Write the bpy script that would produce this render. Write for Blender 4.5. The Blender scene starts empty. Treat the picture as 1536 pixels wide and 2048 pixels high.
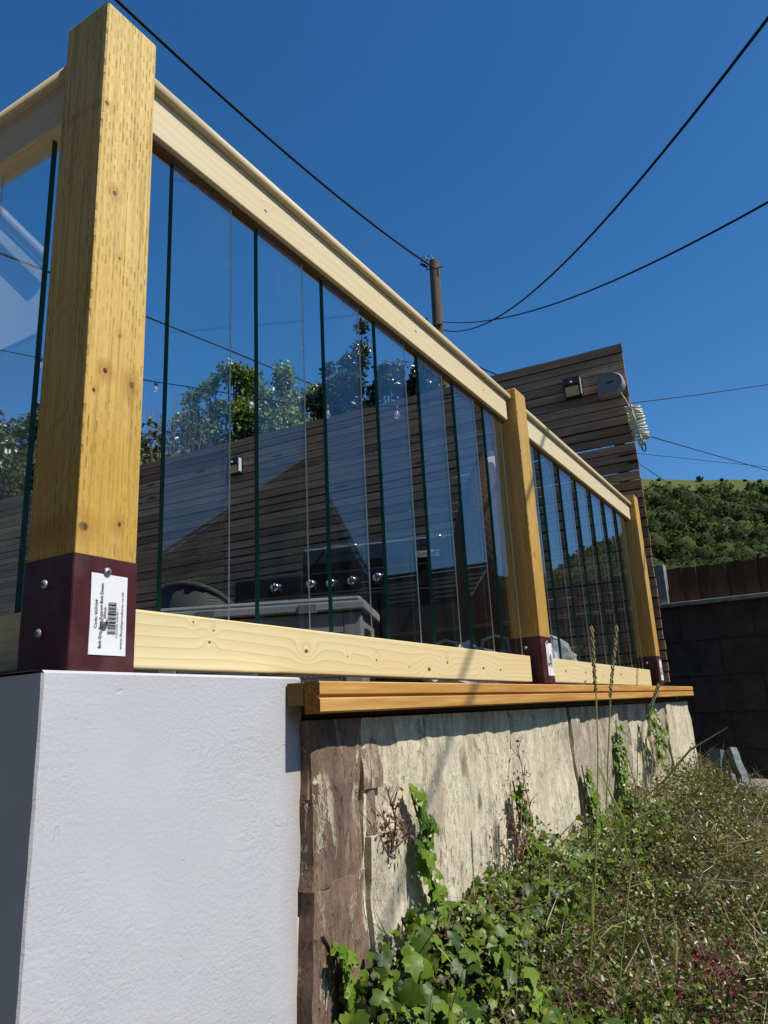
import bpy, bmesh, math, random
import numpy as np
from mathutils import Vector, Matrix
S = bpy.context.scene
COL = S.collection
rnd = random.Random(7)
NR = np.random.default_rng(11)

# ------------------------------------------------------------------ camera
R = np.array([[0.51258, -0.20181, -0.83458], [-0.85727, -0.17513, -0.48417], [-0.04845, 0.96364, -0.26277]])
F_PX = 1501.19
cam = bpy.data.cameras.new('camera')
cam.sensor_fit = 'HORIZONTAL'; cam.sensor_width = 36; cam.lens = 36 * F_PX / 1536
cam.clip_start = 0.02; cam.clip_end = 3000
cob = bpy.data.objects.new('camera', cam); COL.objects.link(cob)
cob.matrix_world = Matrix([list(r) + [0] for r in R.tolist()] + [[0, 0, 0, 1]])
S.camera = cob

# ------------------------------------------------------------------ daylight
SUN = Vector((0.03, -0.6, 0.8)).normalized()
SUN_EL = math.asin(SUN.z)
world = bpy.data.worlds.new('World'); S.world = world; world.use_nodes = True
wn = world.node_tree.nodes; wl = world.node_tree.links; wn.clear()
sky = wn.new('ShaderNodeTexSky'); sky.sky_type = 'NISHITA'; sky.sun_disc = False
sky.sun_elevation = SUN_EL; sky.sun_rotation = math.atan2(SUN.x, SUN.y)
sky.altitude = 300; sky.air_density = 1.0; sky.dust_density = 0.35; sky.ozone_density = 5.0
bg = wn.new('ShaderNodeBackground'); bg.inputs['Strength'].default_value = 0.122
wo = wn.new('ShaderNodeOutputWorld'); hs = wn.new('ShaderNodeHueSaturation'); hs.inputs['Saturation'].default_value = 1.25; wl.new(sky.outputs[0], hs.inputs['Color']); wl.new(hs.outputs[0], bg.inputs[0]); wl.new(bg.outputs[0], wo.inputs[0])
sun = bpy.data.lights.new('sun', 'SUN'); sun.energy = 4.8; sun.angle = math.radians(0.53); sun.color = (1, 0.95, 0.88)
sob = bpy.data.objects.new('sun', sun); COL.objects.link(sob)
sob.rotation_euler = SUN.to_track_quat('Z', 'Y').to_euler(); sob.location = (0, -5, 9)
S.view_settings.view_transform = 'Standard'; S.view_settings.look = 'None'
S.view_settings.exposure = 0.08; S.view_settings.gamma = 1.0; S.view_settings.use_curve_mapping = False

# ------------------------------------------------------------------ sight-line helpers (photo pixel -> direction)
def ray(x, y):
    v = np.array([x - 768.0, -(y - 1024.0), -F_PX]); v /= np.linalg.norm(v); return R @ v
def onX(x, y, X): r = ray(x, y); return r * X / r[0]
def onY(x, y, Y): r = ray(x, y); return r * Y / r[1]
def onZ(x, y, Z): r = ray(x, y); return r * Z / r[2]

# ------------------------------------------------------------------ node helpers
class NT:
    def __init__(s, name):
        s.m = bpy.data.materials.new(name); s.m.use_nodes = True
        s.t = s.m.node_tree; s.n = s.t.nodes; s.l = s.t.links; s.n.clear()
        s.out = s.n.new('ShaderNodeOutputMaterial')
        s.tc = s.n.new('ShaderNodeTexCoord')
    def put(s, inp, v):
        if hasattr(v, 'is_output') or isinstance(v, bpy.types.NodeSocket): s.l.new(v, inp)
        elif v is not None:
            if inp.type == 'RGBA' and len(v) == 3: v = (*v, 1)
            inp.default_value = v
    def math(s, op, a, b=None, c=None, clamp=False):
        n = s.n.new('ShaderNodeMath'); n.operation = op; n.use_clamp = clamp
        s.put(n.inputs[0], a)
        if b is not None: s.put(n.inputs[1], b)
        if c is not None: s.put(n.inputs[2], c)
        return n.outputs[0]
    def vec(s, op, a, b=None):
        n = s.n.new('ShaderNodeVectorMath'); n.operation = op
        s.put(n.inputs[0], a)
        if b is not None: s.put(n.inputs[1], b)
        return n.outputs['Value'] if op in ('LENGTH', 'DOT_PRODUCT', 'DISTANCE') else n.outputs[0]
    def noise(s, vec, scale=1.0, detail=4, rough=0.55, dist=0.0, col=False):
        n = s.n.new('ShaderNodeTexNoise'); s.put(n.inputs['Vector'], vec)
        n.inputs['Scale'].default_value = scale; n.inputs['Detail'].default_value = detail
        n.inputs['Roughness'].default_value = rough; n.inputs['Distortion'].default_value = dist
        return n.outputs[1 if col else 0]
    def voro(s, vec, scale, feature='F1', out=0):
        n = s.n.new('ShaderNodeTexVoronoi'); n.feature = feature; s.put(n.inputs['Vector'], vec)
        n.inputs['Scale'].default_value = scale; return n.outputs[out]
    def scaled(s, v, sc):
        return s.vec('MULTIPLY', v, tuple(sc))
    def ramp(s, fac, stops, interp='LINEAR'):
        n = s.n.new('ShaderNodeValToRGB'); s.put(n.inputs[0], fac); cr = n.color_ramp; cr.interpolation = interp
        while len(cr.elements) < len(stops): cr.elements.new(0.5)
        for e, (p, c) in zip(cr.elements, stops):
            e.position = p; e.color = (*c, 1) if len(c) == 3 else (c[0], c[0], c[0], 1)
        return n.outputs[0]
    def mix(s, fac, a, b, mode='MIX'):
        n = s.n.new('ShaderNodeMix'); n.data_type = 'RGBA'; n.blend_type = mode
        s.put(n.inputs[0], fac); s.put(n.inputs[6], a); s.put(n.inputs[7], b); return n.outputs[2]
    def sep(s, v):
        n = s.n.new('ShaderNodeSeparateXYZ'); s.put(n.inputs[0], v); return n.outputs
    def comb(s, x, y, z):
        n = s.n.new('ShaderNodeCombineXYZ'); s.put(n.inputs[0], x); s.put(n.inputs[1], y); s.put(n.inputs[2], z); return n.outputs[0]
    def rng(s, v, a, b, c=0.0, d=1.0, smooth=False):
        n = s.n.new('ShaderNodeMapRange'); s.put(n.inputs[0], v)
        n.interpolation_type = 'SMOOTHSTEP' if smooth else 'LINEAR'
        for i, q in enumerate((a, b, c, d)): n.inputs[i + 1].default_value = q
        return n.outputs[0]
    def bump(s, h, strength=0.5, dist=0.005, normal=None):
        n = s.n.new('ShaderNodeBump'); n.inputs['Strength'].default_value = strength
        n.inputs['Distance'].default_value = dist; s.put(n.inputs['Height'], h)
        if normal is not None: s.l.new(normal, n.inputs['Normal'])
        return n.outputs[0]
    def rand(s):
        n = s.n.new('ShaderNodeObjectInfo'); return n.outputs['Random']
    def bsdf(s, color, rough=0.6, spec=0.5, metal=0.0, normal=None, **kw):
        b = s.n.new('ShaderNodeBsdfPrincipled'); s.put(b.inputs['Base Color'], color); s.put(b.inputs['Roughness'], rough)
        s.put(b.inputs['Specular IOR Level'], spec); s.put(b.inputs['Metallic'], metal)
        if normal is not None: s.l.new(normal, b.inputs['Normal'])
        for k, v in kw.items(): s.put(b.inputs[k], v)
        s.l.new(b.outputs[0], s.out.inputs[0]); return s.m
    @property
    def P(s): return s.tc.outputs['Object']

def plain(name, col, rough=0.6, spec=0.5, metal=0.0, var=0.12, scale=30.0, bump=0.0, bscale=200.0):
    t = NT(name); n = t.noise(t.P, scale, 5)
    c = t.mix(t.rng(n, 0.3, 0.7), tuple(x * (1 - var) for x in col), tuple(min(1, x * (1 + var)) for x in col))
    nm = t.bump(t.noise(t.P, bscale, 4), bump, 0.002) if bump else None
    r = t.rng(n, 0.3, 0.7, max(0.02, rough - 0.06), min(1, rough + 0.06))
    return t.bsdf(c, r, spec, metal, nm)

def knot_nodes(t, p, knots, field, axis):
    """eye-shaped disturbances of the growth rings and dark knot cores; knots = (u, z, ru, rz, lift)"""
    core = None
    for (u, z, ru, rz, h) in knots:
        c = (u, 0, z) if axis == 'X' else ((u, 0, z) if axis == 'Z' else (0, u, z))
        k = (1 / ru, 0, 1 / rz) if axis != 'Y' else (0, 1 / ru, 1 / rz)
        d = t.vec('LENGTH', t.vec('MULTIPLY', t.vec('SUBTRACT', p, c), k))
        e = t.math('EXPONENT', t.math('MULTIPLY', t.math('MULTIPLY', d, d), -0.5))
        field = t.math('MULTIPLY_ADD', e, h, field)
        m = t.rng(d, 0.18, 0.34, 1.0, 0.0, True)
        core = m if core is None else t.math('MAXIMUM', core, m)
    return field, core

def pine(name, knots, dens=62.0, light=(0.80, 0.67, 0.36), dark=(0.38, 0.22, 0.07), seed=0.0):
    """smooth planed softwood, grain along X, growth lines that bend round the knots"""
    t = NT(name); p = t.P; s = t.sep(p)
    q = t.vec('ADD', t.scaled(p, (1.3, 5.0, 7.0)), (seed, seed * 1.7, 0))
    low = t.noise(q, 1.0, 2, 0.5)
    f = t.math('MULTIPLY_ADD', s[2], dens, t.math('MULTIPLY', low, 5.0))
    f = t.math('MULTIPLY_ADD', s[1], dens * 0.45, f)
    core = None
    if knots: f, core = knot_nodes(t, p, knots, f, 'X')
    fr = t.math('FRACT', f)
    ring = t.ramp(fr, [(0.0, light), (0.55, tuple(a * 0.93 for a in light)), (0.86, tuple(a * 0.78 + b * 0.22 for a, b in zip(light, dark))), (0.935, tuple(a * 0.42 + b * 0.58 for a, b in zip(light, dark))), (0.965, light)])
    fib = t.noise(t.scaled(p, (12, 420, 420)), 1.0, 3, 0.6)
    c = t.mix(t.rng(fib, 0.3, 0.7, 0.0, 0.22), ring, tuple(x * 0.7 for x in light))
    tone = t.noise(t.scaled(p, (2.2, 9, 14)), 1.0, 2)
    c = t.mix(t.rng(tone, 0.35, 0.7, 0.0, 0.35), c, (0.74, 0.52, 0.22))
    if core is not None: c = t.mix(core, c, (0.13, 0.045, 0.015))
    nm = t.bump(t.math('ADD', t.math('MULTIPLY', fr, 0.4), fib), 0.12, 0.001)
    return t.bsdf(c, 0.55, 0.35, 0.0, nm)

def incised(name, knots, base=(0.91, 0.69, 0.265), low=(0.67, 0.40, 0.075)):
    """pressure-treated post: golden stain with rows of short vertical incisions"""
    t = NT(name); p = t.P; s = t.sep(p)
    u = t.math('ADD', s[0], s[1]); uc = t.math('MULTIPLY', u, 150.0); cid = t.math('FLOOR', uc)
    wn_ = t.n.new('ShaderNodeTexWhiteNoise'); wn_.noise_dimensions = '1D'; t.l.new(cid, wn_.inputs['W'])
    v = t.math('MULTIPLY_ADD', s[2], 34.0, t.math('MULTIPLY', wn_.outputs[0], 7.0))
    wig = t.noise(t.scaled(p, (60, 60, 30)), 1.0, 2)
    fu = t.math('ABSOLUTE', t.math('SUBTRACT', t.math('FRACT', t.math('MULTIPLY_ADD', wig, 0.5, uc)), 0.5))
    fv = t.math('FRACT', t.math('MULTIPLY_ADD', wig, 0.6, v))
    d1 = t.rng(fu, 0.05, 0.19, 1.0, 0.0, True); d2 = t.rng(t.math('ABSOLUTE', t.math('SUBTRACT', fv, 0.5)), 0.20, 0.33, 1.0, 0.0, True)
    fade = t.math('MULTIPLY', t.rng(t.noise(t.scaled(p, (16, 16, 6)), 1.0, 3), 0.36, 0.60), t.rng(t.noise(t.scaled(p, (130, 130, 40)), 1.0, 2), 0.30, 0.55))
    w2 = t.n.new('ShaderNodeTexWhiteNoise'); w2.noise_dimensions = '2D'; t.l.new(t.comb(cid, t.math('FLOOR', t.math('MULTIPLY_ADD', wig, 0.6, v)), 0.0), w2.inputs['Vector'])
    d2 = t.math('MULTIPLY', d2, t.rng(w2.outputs[0], 0.04, 0.25, 0.0, 1.0))
    dash = t.math('MULTIPLY', t.math('MULTIPLY', d1, d2), fade)
    grain = t.noise(t.scaled(p, (150, 150, 3.5)), 1.0, 4, 0.65, 0.4)
    fuzz = t.noise(t.scaled(p, (240, 240, 90)), 1.0, 4, 0.7)
    c = t.mix(t.rng(t.math('ADD', s[2], t.math('MULTIPLY', t.noise(p, 5.0, 3), 0.5)), 0.45, 1.15), low, base)
    c = t.mix(t.rng(grain, 0.30, 0.72, 0.55, 0.0), c, tuple(x * 0.55 for x in low))
    c = t.mix(t.rng(fuzz, 0.52, 0.8, 0.0, 0.5), c, (0.78, 0.56, 0.22))
    field = t.math('MULTIPLY', grain, 1.0)
    core = None
    if knots:
        field, core = knot_nodes(t, p, knots, field, 'Z')
        halo = t.rng(t.math('SUBTRACT', field, grain), 0.35, 0.9, 0.0, 0.55)
        c = t.mix(halo, c, (0.36, 0.15, 0.03)); c = t.mix(core, c, (0.09, 0.03, 0.012))
    lines = t.noise(t.scaled(p, (330, 330, 7)), 1.0, 3, 0.6)
    c = t.mix(t.rng(lines, 0.50, 0.72, 0.0, 0.7), c, tuple(x * 0.45 for x in low))
    crk = t.math('MULTIPLY', t.rng(t.math('ABSOLUTE', t.math('SUBTRACT', t.noise(t.scaled(p, (34, 34, 1.1)), 1.0, 2), 0.5)), 0.0, 0.006, 1.0, 0.0), t.rng(t.noise(t.scaled(p, (9, 9, 3)), 1.0, 2), 0.56, 0.62)); c = t.mix(t.math('MULTIPLY', crk, 0.8), c, (0.08, 0.04, 0.012))
    c = t.mix(t.rng(t.noise(t.scaled(p, (30, 30, 9)), 1.0, 4, 0.65), 0.5, 0.75, 0.0, 0.45), c, tuple(x * 0.62 for x in base))
    c = t.mix(t.math('MULTIPLY', dash, 0.66), c, (0.16, 0.08, 0.02))
    h = t.math('ADD', t.math('MULTIPLY', dash, -0.9), t.math('MULTIPLY', t.math('ADD', grain, fuzz), 0.45))
    return t.bsdf(c, 0.75, 0.25, 0.0, t.bump(h, 0.55, 0.0022))

def sawn(name, a, b, sc=(1.5, 40, 40), knotdark=(0.03, 0.018, 0.01), vary=0.5, rough=0.8, knotscale=3.0, grain_bump=0.3):
    """weathered or stained timber with long grain along X; each copy differs through its random value"""
    t = NT(name); r = t.rand()
    p = t.vec('ADD', t.P, t.comb(t.math('MULTIPLY', r, 37.0), t.math('MULTIPLY', r, 11.0), t.math('MULTIPLY', r, 5.0)))
    g = t.noise(t.scaled(p, sc), 1.0, 5, 0.65, 0.3)
    big = t.noise(t.scaled(p, (sc[0] * 0.5, sc[1] * 0.15, sc[2] * 0.15)), 1.0, 3)
    c = t.mix(t.rng(g, 0.32, 0.68), a, b)
    c = t.mix(t.rng(big, 0.35, 0.7, 0.0, 0.5), c, tuple(x * 0.6 for x in a))
    f2 = t.math('MULTIPLY_ADD', r, vary, 1.0 - vary * 0.5)
    c = t.mix(1.0, c, t.comb(f2, f2, f2), 'MULTIPLY')
    kn = t.voro(t.scaled(p, (knotscale, knotscale * 6, knotscale * 6)), 1.0)
    c = t.mix(t.rng(kn, 0.05, 0.14, 0.85, 0.0, True), c, knotdark)
    return t.bsdf(c, rough, 0.25, 0.0, t.bump(g, grain_bump, 0.002))

# ------------------------------------------------------------------ mesh helpers
class MB:
    def __init__(s): s.v = []; s.f = []; s.mi = []; s.sm = []
    def add(s, vs, fs, mi=0, smooth=False):
        o = len(s.v); s.v.extend([tuple(map(float, x)) for x in vs])
        for f in fs: s.f.append([o + i for i in f]); s.mi.append(mi); s.sm.append(smooth)
        return s
    def box(s, lo, hi, mi=0, bev=0.0):
        if bev > 0:
            bm = bmesh.new(); bmesh.ops.create_cube(bm, size=1)
            for v in bm.verts:
                v.co = Vector([lo[i] + (hi[i] - lo[i]) * (v.co[i] + 0.5) for i in range(3)])
            bmesh.ops.bevel(bm, geom=bm.edges[:], offset=bev, segments=2, affect='EDGES', profile=0.6)
            bm.verts.index_update()
            s.add([v.co[:] for v in bm.verts], [[v.index for v in f.verts] for f in bm.faces], mi); bm.free(); return s
        x0, y0, z0 = lo; x1, y1, z1 = hi
        return s.add([(x0, y0, z0), (x1, y0, z0), (x1, y1, z0), (x0, y1, z0), (x0, y0, z1), (x1, y0, z1), (x1, y1, z1), (x0, y1, z1)],
                     [(0, 3, 2, 1), (4, 5, 6, 7), (0, 1, 5, 4), (1, 2, 6, 5), (2, 3, 7, 6), (3, 0, 4, 7)], mi)
    def tube(s, pts, r, seg=8, mi=0, cap=True):
        pts = [Vector(p) for p in pts]; n = len(pts)
        rr = list(r) if hasattr(r, '__len__') else [r] * n
        vs = []; up = None
        for i, p in enumerate(pts):
            d = (pts[min(i + 1, n - 1)] - pts[max(i - 1, 0)]).normalized()
            if up is None:
                up = d.cross(Vector((0, 0, 1)));
                if up.length < 0.05: up = d.cross(Vector((1, 0, 0)))
            up = (up - d * up.dot(d)).normalized(); w = d.cross(up)
            for k in range(seg):
                a = 2 * math.pi * k / seg; vs.append(p + (up * math.cos(a) + w * math.sin(a)) * rr[i])
        fs = [(i * seg + k, i * seg + (k + 1) % seg, (i + 1) * seg + (k + 1) % seg, (i + 1) * seg + k) for i in range(n - 1) for k in range(seg)]
        s.add(vs, fs, mi, True)
        if cap:
            s.add([vs[k] for k in range(seg)], [list(range(seg))[::-1]], mi); s.add([vs[(n - 1) * seg + k] for k in range(seg)], [list(range(seg))], mi)
        return s
    def prism(s, poly, d0, d1, axis='Y', mi=0):
        """polygon (u,v) extruded along an axis; u,v are the two other axes in order"""
        def P(u, v, d): return {'X': (d, u, v), 'Y': (u, d, v), 'Z': (u, v, d)}[axis]
        n = len(poly); vs = [P(u, v, d0) for u, v in poly] + [P(u, v, d1) for u, v in poly]
        fs = [list(range(n)), list(range(2 * n - 1, n - 1, -1))] + [(i, i + n, (i + 1) % n + n, (i + 1) % n) for i in range(n)]
        return s.add(vs, fs, mi)
    def lathe(s, prof, center=(0, 0, 0), axis=(0, 0, 1), seg=16, mi=0):
        q = Vector((0, 0, 1)).rotation_difference(Vector(axis)); c = Vector(center); vs = []
        for r, z in prof:
            for k in range(seg):
                a = 2 * math.pi * k / seg; vs.append(c + q @ Vector((r * math.cos(a), r * math.sin(a), z)))
        n = len(prof)
        fs = [(i * seg + k, i * seg + (k + 1) % seg, (i + 1) * seg + (k + 1) % seg, (i + 1) * seg + k) for i in range(n - 1) for k in range(seg)]
        s.add(vs, fs, mi, True)
        return s
    def xform(s, M):
        s.v = [tuple(M @ Vector(v)) for v in s.v]; return s
    def build(s, name, mats, parent=None, loc=None, fix=True):
        me = bpy.data.meshes.new(name); me.from_pydata(s.v, [], s.f)
        for m in (mats if isinstance(mats, (list, tuple)) else [mats]): me.materials.append(m)
        me.polygons.foreach_set('material_index', s.mi); me.polygons.foreach_set('use_smooth', s.sm)
        me.update()
        if fix:
            bm = bmesh.new(); bm.from_mesh(me); bmesh.ops.recalc_face_normals(bm, faces=bm.faces[:]); bm.to_mesh(me); bm.free()
        return link(name, me, parent, loc)

def link(name, me, parent=None, loc=None):
    o = bpy.data.objects.new(name, me); COL.objects.link(o)
    if parent: o.parent = parent
    if loc is not None: o.location = loc
    return o
def tag(o, label=None, cat=None, group=None, kind=None):
    if label: o['label'] = label
    if cat: o['category'] = cat
    if group: o['group'] = group
    if kind: o['kind'] = kind
    return o
def thing(name, loc, label, cat, group=None, rot=None):
    o = bpy.data.objects.new(name, None); o.empty_display_size = 0.1; COL.objects.link(o); o.location = loc
    if rot: o.rotation_euler = rot
    return tag(o, label, cat, group)
def text_mesh(body, size, bold=0.0):
    cu = bpy.data.curves.new('lettering', 'FONT'); cu.body = body; cu.size = size; cu.offset = bold; cu.resolution_u = 2
    ob = bpy.data.objects.new('lettering', cu); COL.objects.link(ob)
    dg = bpy.context.evaluated_depsgraph_get(); me = bpy.data.meshes.new_from_object(ob.evaluated_get(dg))
    vs = [v.co.copy() for v in me.vertices]; fs = [list(p.vertices) for p in me.polygons]
    bpy.data.objects.remove(ob); bpy.data.curves.remove(cu); bpy.data.meshes.remove(me)
    return vs, fs
def smooth01(x): x = np.clip(x, 0, 1); return x * x * (3 - 2 * x)
def vnoise(x, seed=0):
    """cheap smooth 1-D noise in -1..1"""
    x = np.asarray(x, float); i = np.floor(x).astype(int); f = x - i
    def h(k): return np.modf(np.abs(np.sin((k + seed * 57.3) * 12.9898) * 43758.5453))[0] * 2 - 1
    f = f * f * (3 - 2 * f); return h(i) * (1 - f) + h(i + 1) * f
def vnoise2(x, y, seed=0):
    x = np.asarray(x, float); y = np.asarray(y, float); i = np.floor(x); j = np.floor(y); fx = x - i; fy = y - j
    def h(a, b): return np.modf(np.abs(np.sin(a * 127.1 + b * 311.7 + seed * 74.7) * 43758.5453))[0] * 2 - 1
    fx = fx * fx * (3 - 2 * fx); fy = fy * fy * (3 - 2 * fy)
    return (h(i, j) * (1 - fx) + h(i + 1, j) * fx) * (1 - fy) + (h(i, j + 1) * (1 - fx) + h(i + 1, j + 1) * fx) * fy

def scatter_mesh(name, tv, tf, pos, nrm, size, tint, mat, parent=None, spin=None, smooth=False, up=None):
    """many copies of one small template (leaf, blade) merged into a single mesh with a tint per copy"""
    tv = np.asarray(tv, float); pos = np.asarray(pos, float); N = len(pos); k = len(tv)
    n = np.asarray(nrm, float); n /= np.linalg.norm(n, axis=1, keepdims=True)
    if up is None:
        a = NR.normal(size=(N, 3))
    else: a = np.asarray(up, float) + 1e-4
    t = a - n * np.sum(a * n, 1, keepdims=True); t /= np.linalg.norm(t, axis=1, keepdims=True)
    b = np.cross(t, n)
    sz = np.asarray(size, float).reshape(-1, 1, 1) if np.ndim(size) else np.full((N, 1, 1), size)
    V = pos[:, None, :] + sz * (tv[None, :, 0:1] * b[:, None, :] + tv[None, :, 1:2] * t[:, None, :] + tv[None, :, 2:3] * n[:, None, :])
    V = V.reshape(-1, 3)
    lens = np.array([len(f) for f in tf]); flat = np.concatenate([np.array(f) for f in tf])
    loops = (flat[None, :] + (np.arange(N) * k)[:, None]).reshape(-1)
    starts = np.concatenate([[0], np.cumsum(np.tile(lens, N))[:-1]])
    me = bpy.data.meshes.new(name); me.vertices.add(len(V)); me.vertices.foreach_set('co', V.astype(np.float32).ravel())
    me.loops.add(len(loops)); me.loops.foreach_set('vertex_index', loops.astype(np.int32))
    me.polygons.add(len(starts)); me.polygons.foreach_set('loop_start', starts.astype(np.int32))
    me.materials.append(mat)
    at = me.attributes.new('tint', 'FLOAT_COLOR', 'POINT')
    tc = np.concatenate([np.repeat(np.asarray(tint, float), k, 0), np.ones((N * k, 1))], 1)
    at.data.foreach_set('color', tc.astype(np.float32).ravel())
    me.update(calc_edges=True)
    if smooth: me.polygons.foreach_set('use_smooth', np.ones(len(starts), bool))
    return link(name, me, parent)

def leaf_mat(name, rough=0.42, spec=0.5, trans=0.3, fixed=None):
    t = NT(name)
    if fixed is None:
        a = t.n.new('ShaderNodeAttribute'); a.attribute_name = 'tint'; col = a.outputs['Color']
    else:
        r = t.rand(); col = t.mix(r, fixed[0], fixed[1])
        vein = t.noise(t.P, 60.0, 3); col = t.mix(t.rng(vein, 0.4, 0.7, 0, 0.35), col, tuple(x * 1.5 for x in fixed[1]))
    b = t.n.new('ShaderNodeBsdfPrincipled'); t.l.new(col, b.inputs['Base Color']); b.inputs['Roughness'].default_value = rough
    b.inputs['Specular IOR Level'].default_value = spec
    tr = t.n.new('ShaderNodeBsdfTranslucent'); t.l.new(t.mix(1.0, col, (1.0, 1.15, 0.35), 'MULTIPLY'), tr.inputs[0])
    m = t.n.new('ShaderNodeMixShader'); m.inputs[0].default_value = trans
    t.l.new(b.outputs[0], m.inputs[1]); t.l.new(tr.outputs[0], m.inputs[2]); t.l.new(m.outputs[0], t.out.inputs[0])
    return t.m

# ------------------------------------------------------------------ materials
M = {}
def render_mat():
    t = NT('white_render'); p = t.P
    q = t.scaled(p, (1, 1, 1))
    n1 = t.noise(p, 190.0, 5, 0.6); n2 = t.noise(p, 34.0, 3)
    # trowel arcs: thin concentric ridges about a few centres
    d = t.vec('LENGTH', t.vec('MULTIPLY', t.vec('SUBTRACT', p, (0.352, 0.0, 0.68)), (1, 0, 1)))
    w = t.math('SINE', t.math('MULTIPLY_ADD', d, 420.0, t.math('MULTIPLY', n2, 5.0)))
    arc = t.math('MULTIPLY', w, t.rng(d, 0.08, 0.20, 0.05, 0.0))
    edge = t.noise(t.scaled(p, (260, 260, 90)), 1.0, 3)
    h = t.math('ADD', t.math('ADD', n1, t.math('MULTIPLY', n2, 0.5)), arc)
    pits = t.rng(t.voro(p, 17.0), 0.02, 0.06, 1.0, 0.0, True)
    pm = t.rng(t.noise(p, 7.0, 2), 0.60, 0.66); h = t.math('SUBTRACT', h, t.math('MULTIPLY', t.math('MULTIPLY', pits, pm), 2.5))
    c = t.mix(t.rng(t.noise(p, 4.0, 4), 0.3, 0.75), (0.50, 0.50, 0.51), (0.56, 0.56, 0.565))
    c = t.mix(t.math('MULTIPLY', t.math('MULTIPLY', pits, pm), 0.7), c, (0.2, 0.19, 0.18))
    s = t.sep(p)
    c = t.mix(t.rng(t.math('ADD', s[0], t.math('MULTIPLY', n2, 0.04)), 0.455, 0.505, 0.0, 0.5), c, (0.36, 0.30, 0.22))
    low = t.math('MULTIPLY', t.rng(t.math('MULTIPLY_ADD', t.noise(p, 9.0, 4), 0.35, s[2]), 0.62, 0.30, 0.0, 0.35), 1.0); c = t.mix(low, c, (0.40, 0.39, 0.37))
    cr = t.math('ABSOLUTE', t.math('SUBTRACT', t.noise(t.scaled(p, (3.2, 3.2, 3.2)), 1.0, 6, 0.6, 0.2), 0.5)); cm = t.math('MULTIPLY', t.rng(cr, 0.0, 0.004, 1.0, 0.0), t.rng(t.noise(t.vec('ADD', p, (3, 7, 1)), 3.0, 2), 0.56, 0.60)); c = t.mix(t.math('MULTIPLY', cm, 0.6), c, (0.2, 0.19, 0.18)); h = t.math('SUBTRACT', h, cm)
    tw = t.noise(t.scaled(p, (30, 30, 130)), 1.0, 3, 0.6, 1.2); h = t.math('ADD', h, t.math('MULTIPLY', tw, 0.4))
    c = t.mix(t.rng(t.noise(t.vec('ADD', p, (1, 2, 3)), 2.2, 5, 0.65), 0.45, 0.72, 0.0, 0.28), c, (0.46, 0.46, 0.47))
    sm_ = t.rng(t.noise(t.vec('ADD', p, (5, 1, 9)), 3.6, 4, 0.6), 0.35, 0.68, 0.25, 1.0); h = t.math('MULTIPLY', h, sm_)
    pt = t.voro(t.vec('ADD', p, (0.3, 0, 0.2)), 8.0); pk = t.rng(t.math('MULTIPLY_ADD', t.noise(p, 90.0, 3), 0.05, pt), 0.075, 0.10, 1.0, 0.0); pk = t.math('MULTIPLY', pk, t.rng(t.noise(t.vec('ADD', p, (2, 2, 2)), 5.0, 2), 0.50, 0.54)); h = t.math('SUBTRACT', h, t.math('MULTIPLY', pk, 1.6)); c = t.mix(t.math('MULTIPLY', pk, 0.25), c, (0.3, 0.29, 0.28))
    sc_ = t.rng(t.math('ABSOLUTE', t.math('SUBTRACT', t.noise(t.scaled(p, (14, 14, 9)), 1.0, 2, 0.4, 1.5), 0.5)), 0.0, 0.008, 1.0, 0.0); sc_ = t.math('MULTIPLY', sc_, t.rng(t.noise(t.vec('ADD', p, (8, 3, 5)), 6.0, 2), 0.62, 0.66)); h = t.math('ADD', h, t.math('MULTIPLY', sc_, 0.9))
    return t.bsdf(c, 0.7, 0.3, 0.0, t.bump(h, 0.5, 0.0024))
M['render'] = render_mat()

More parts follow.
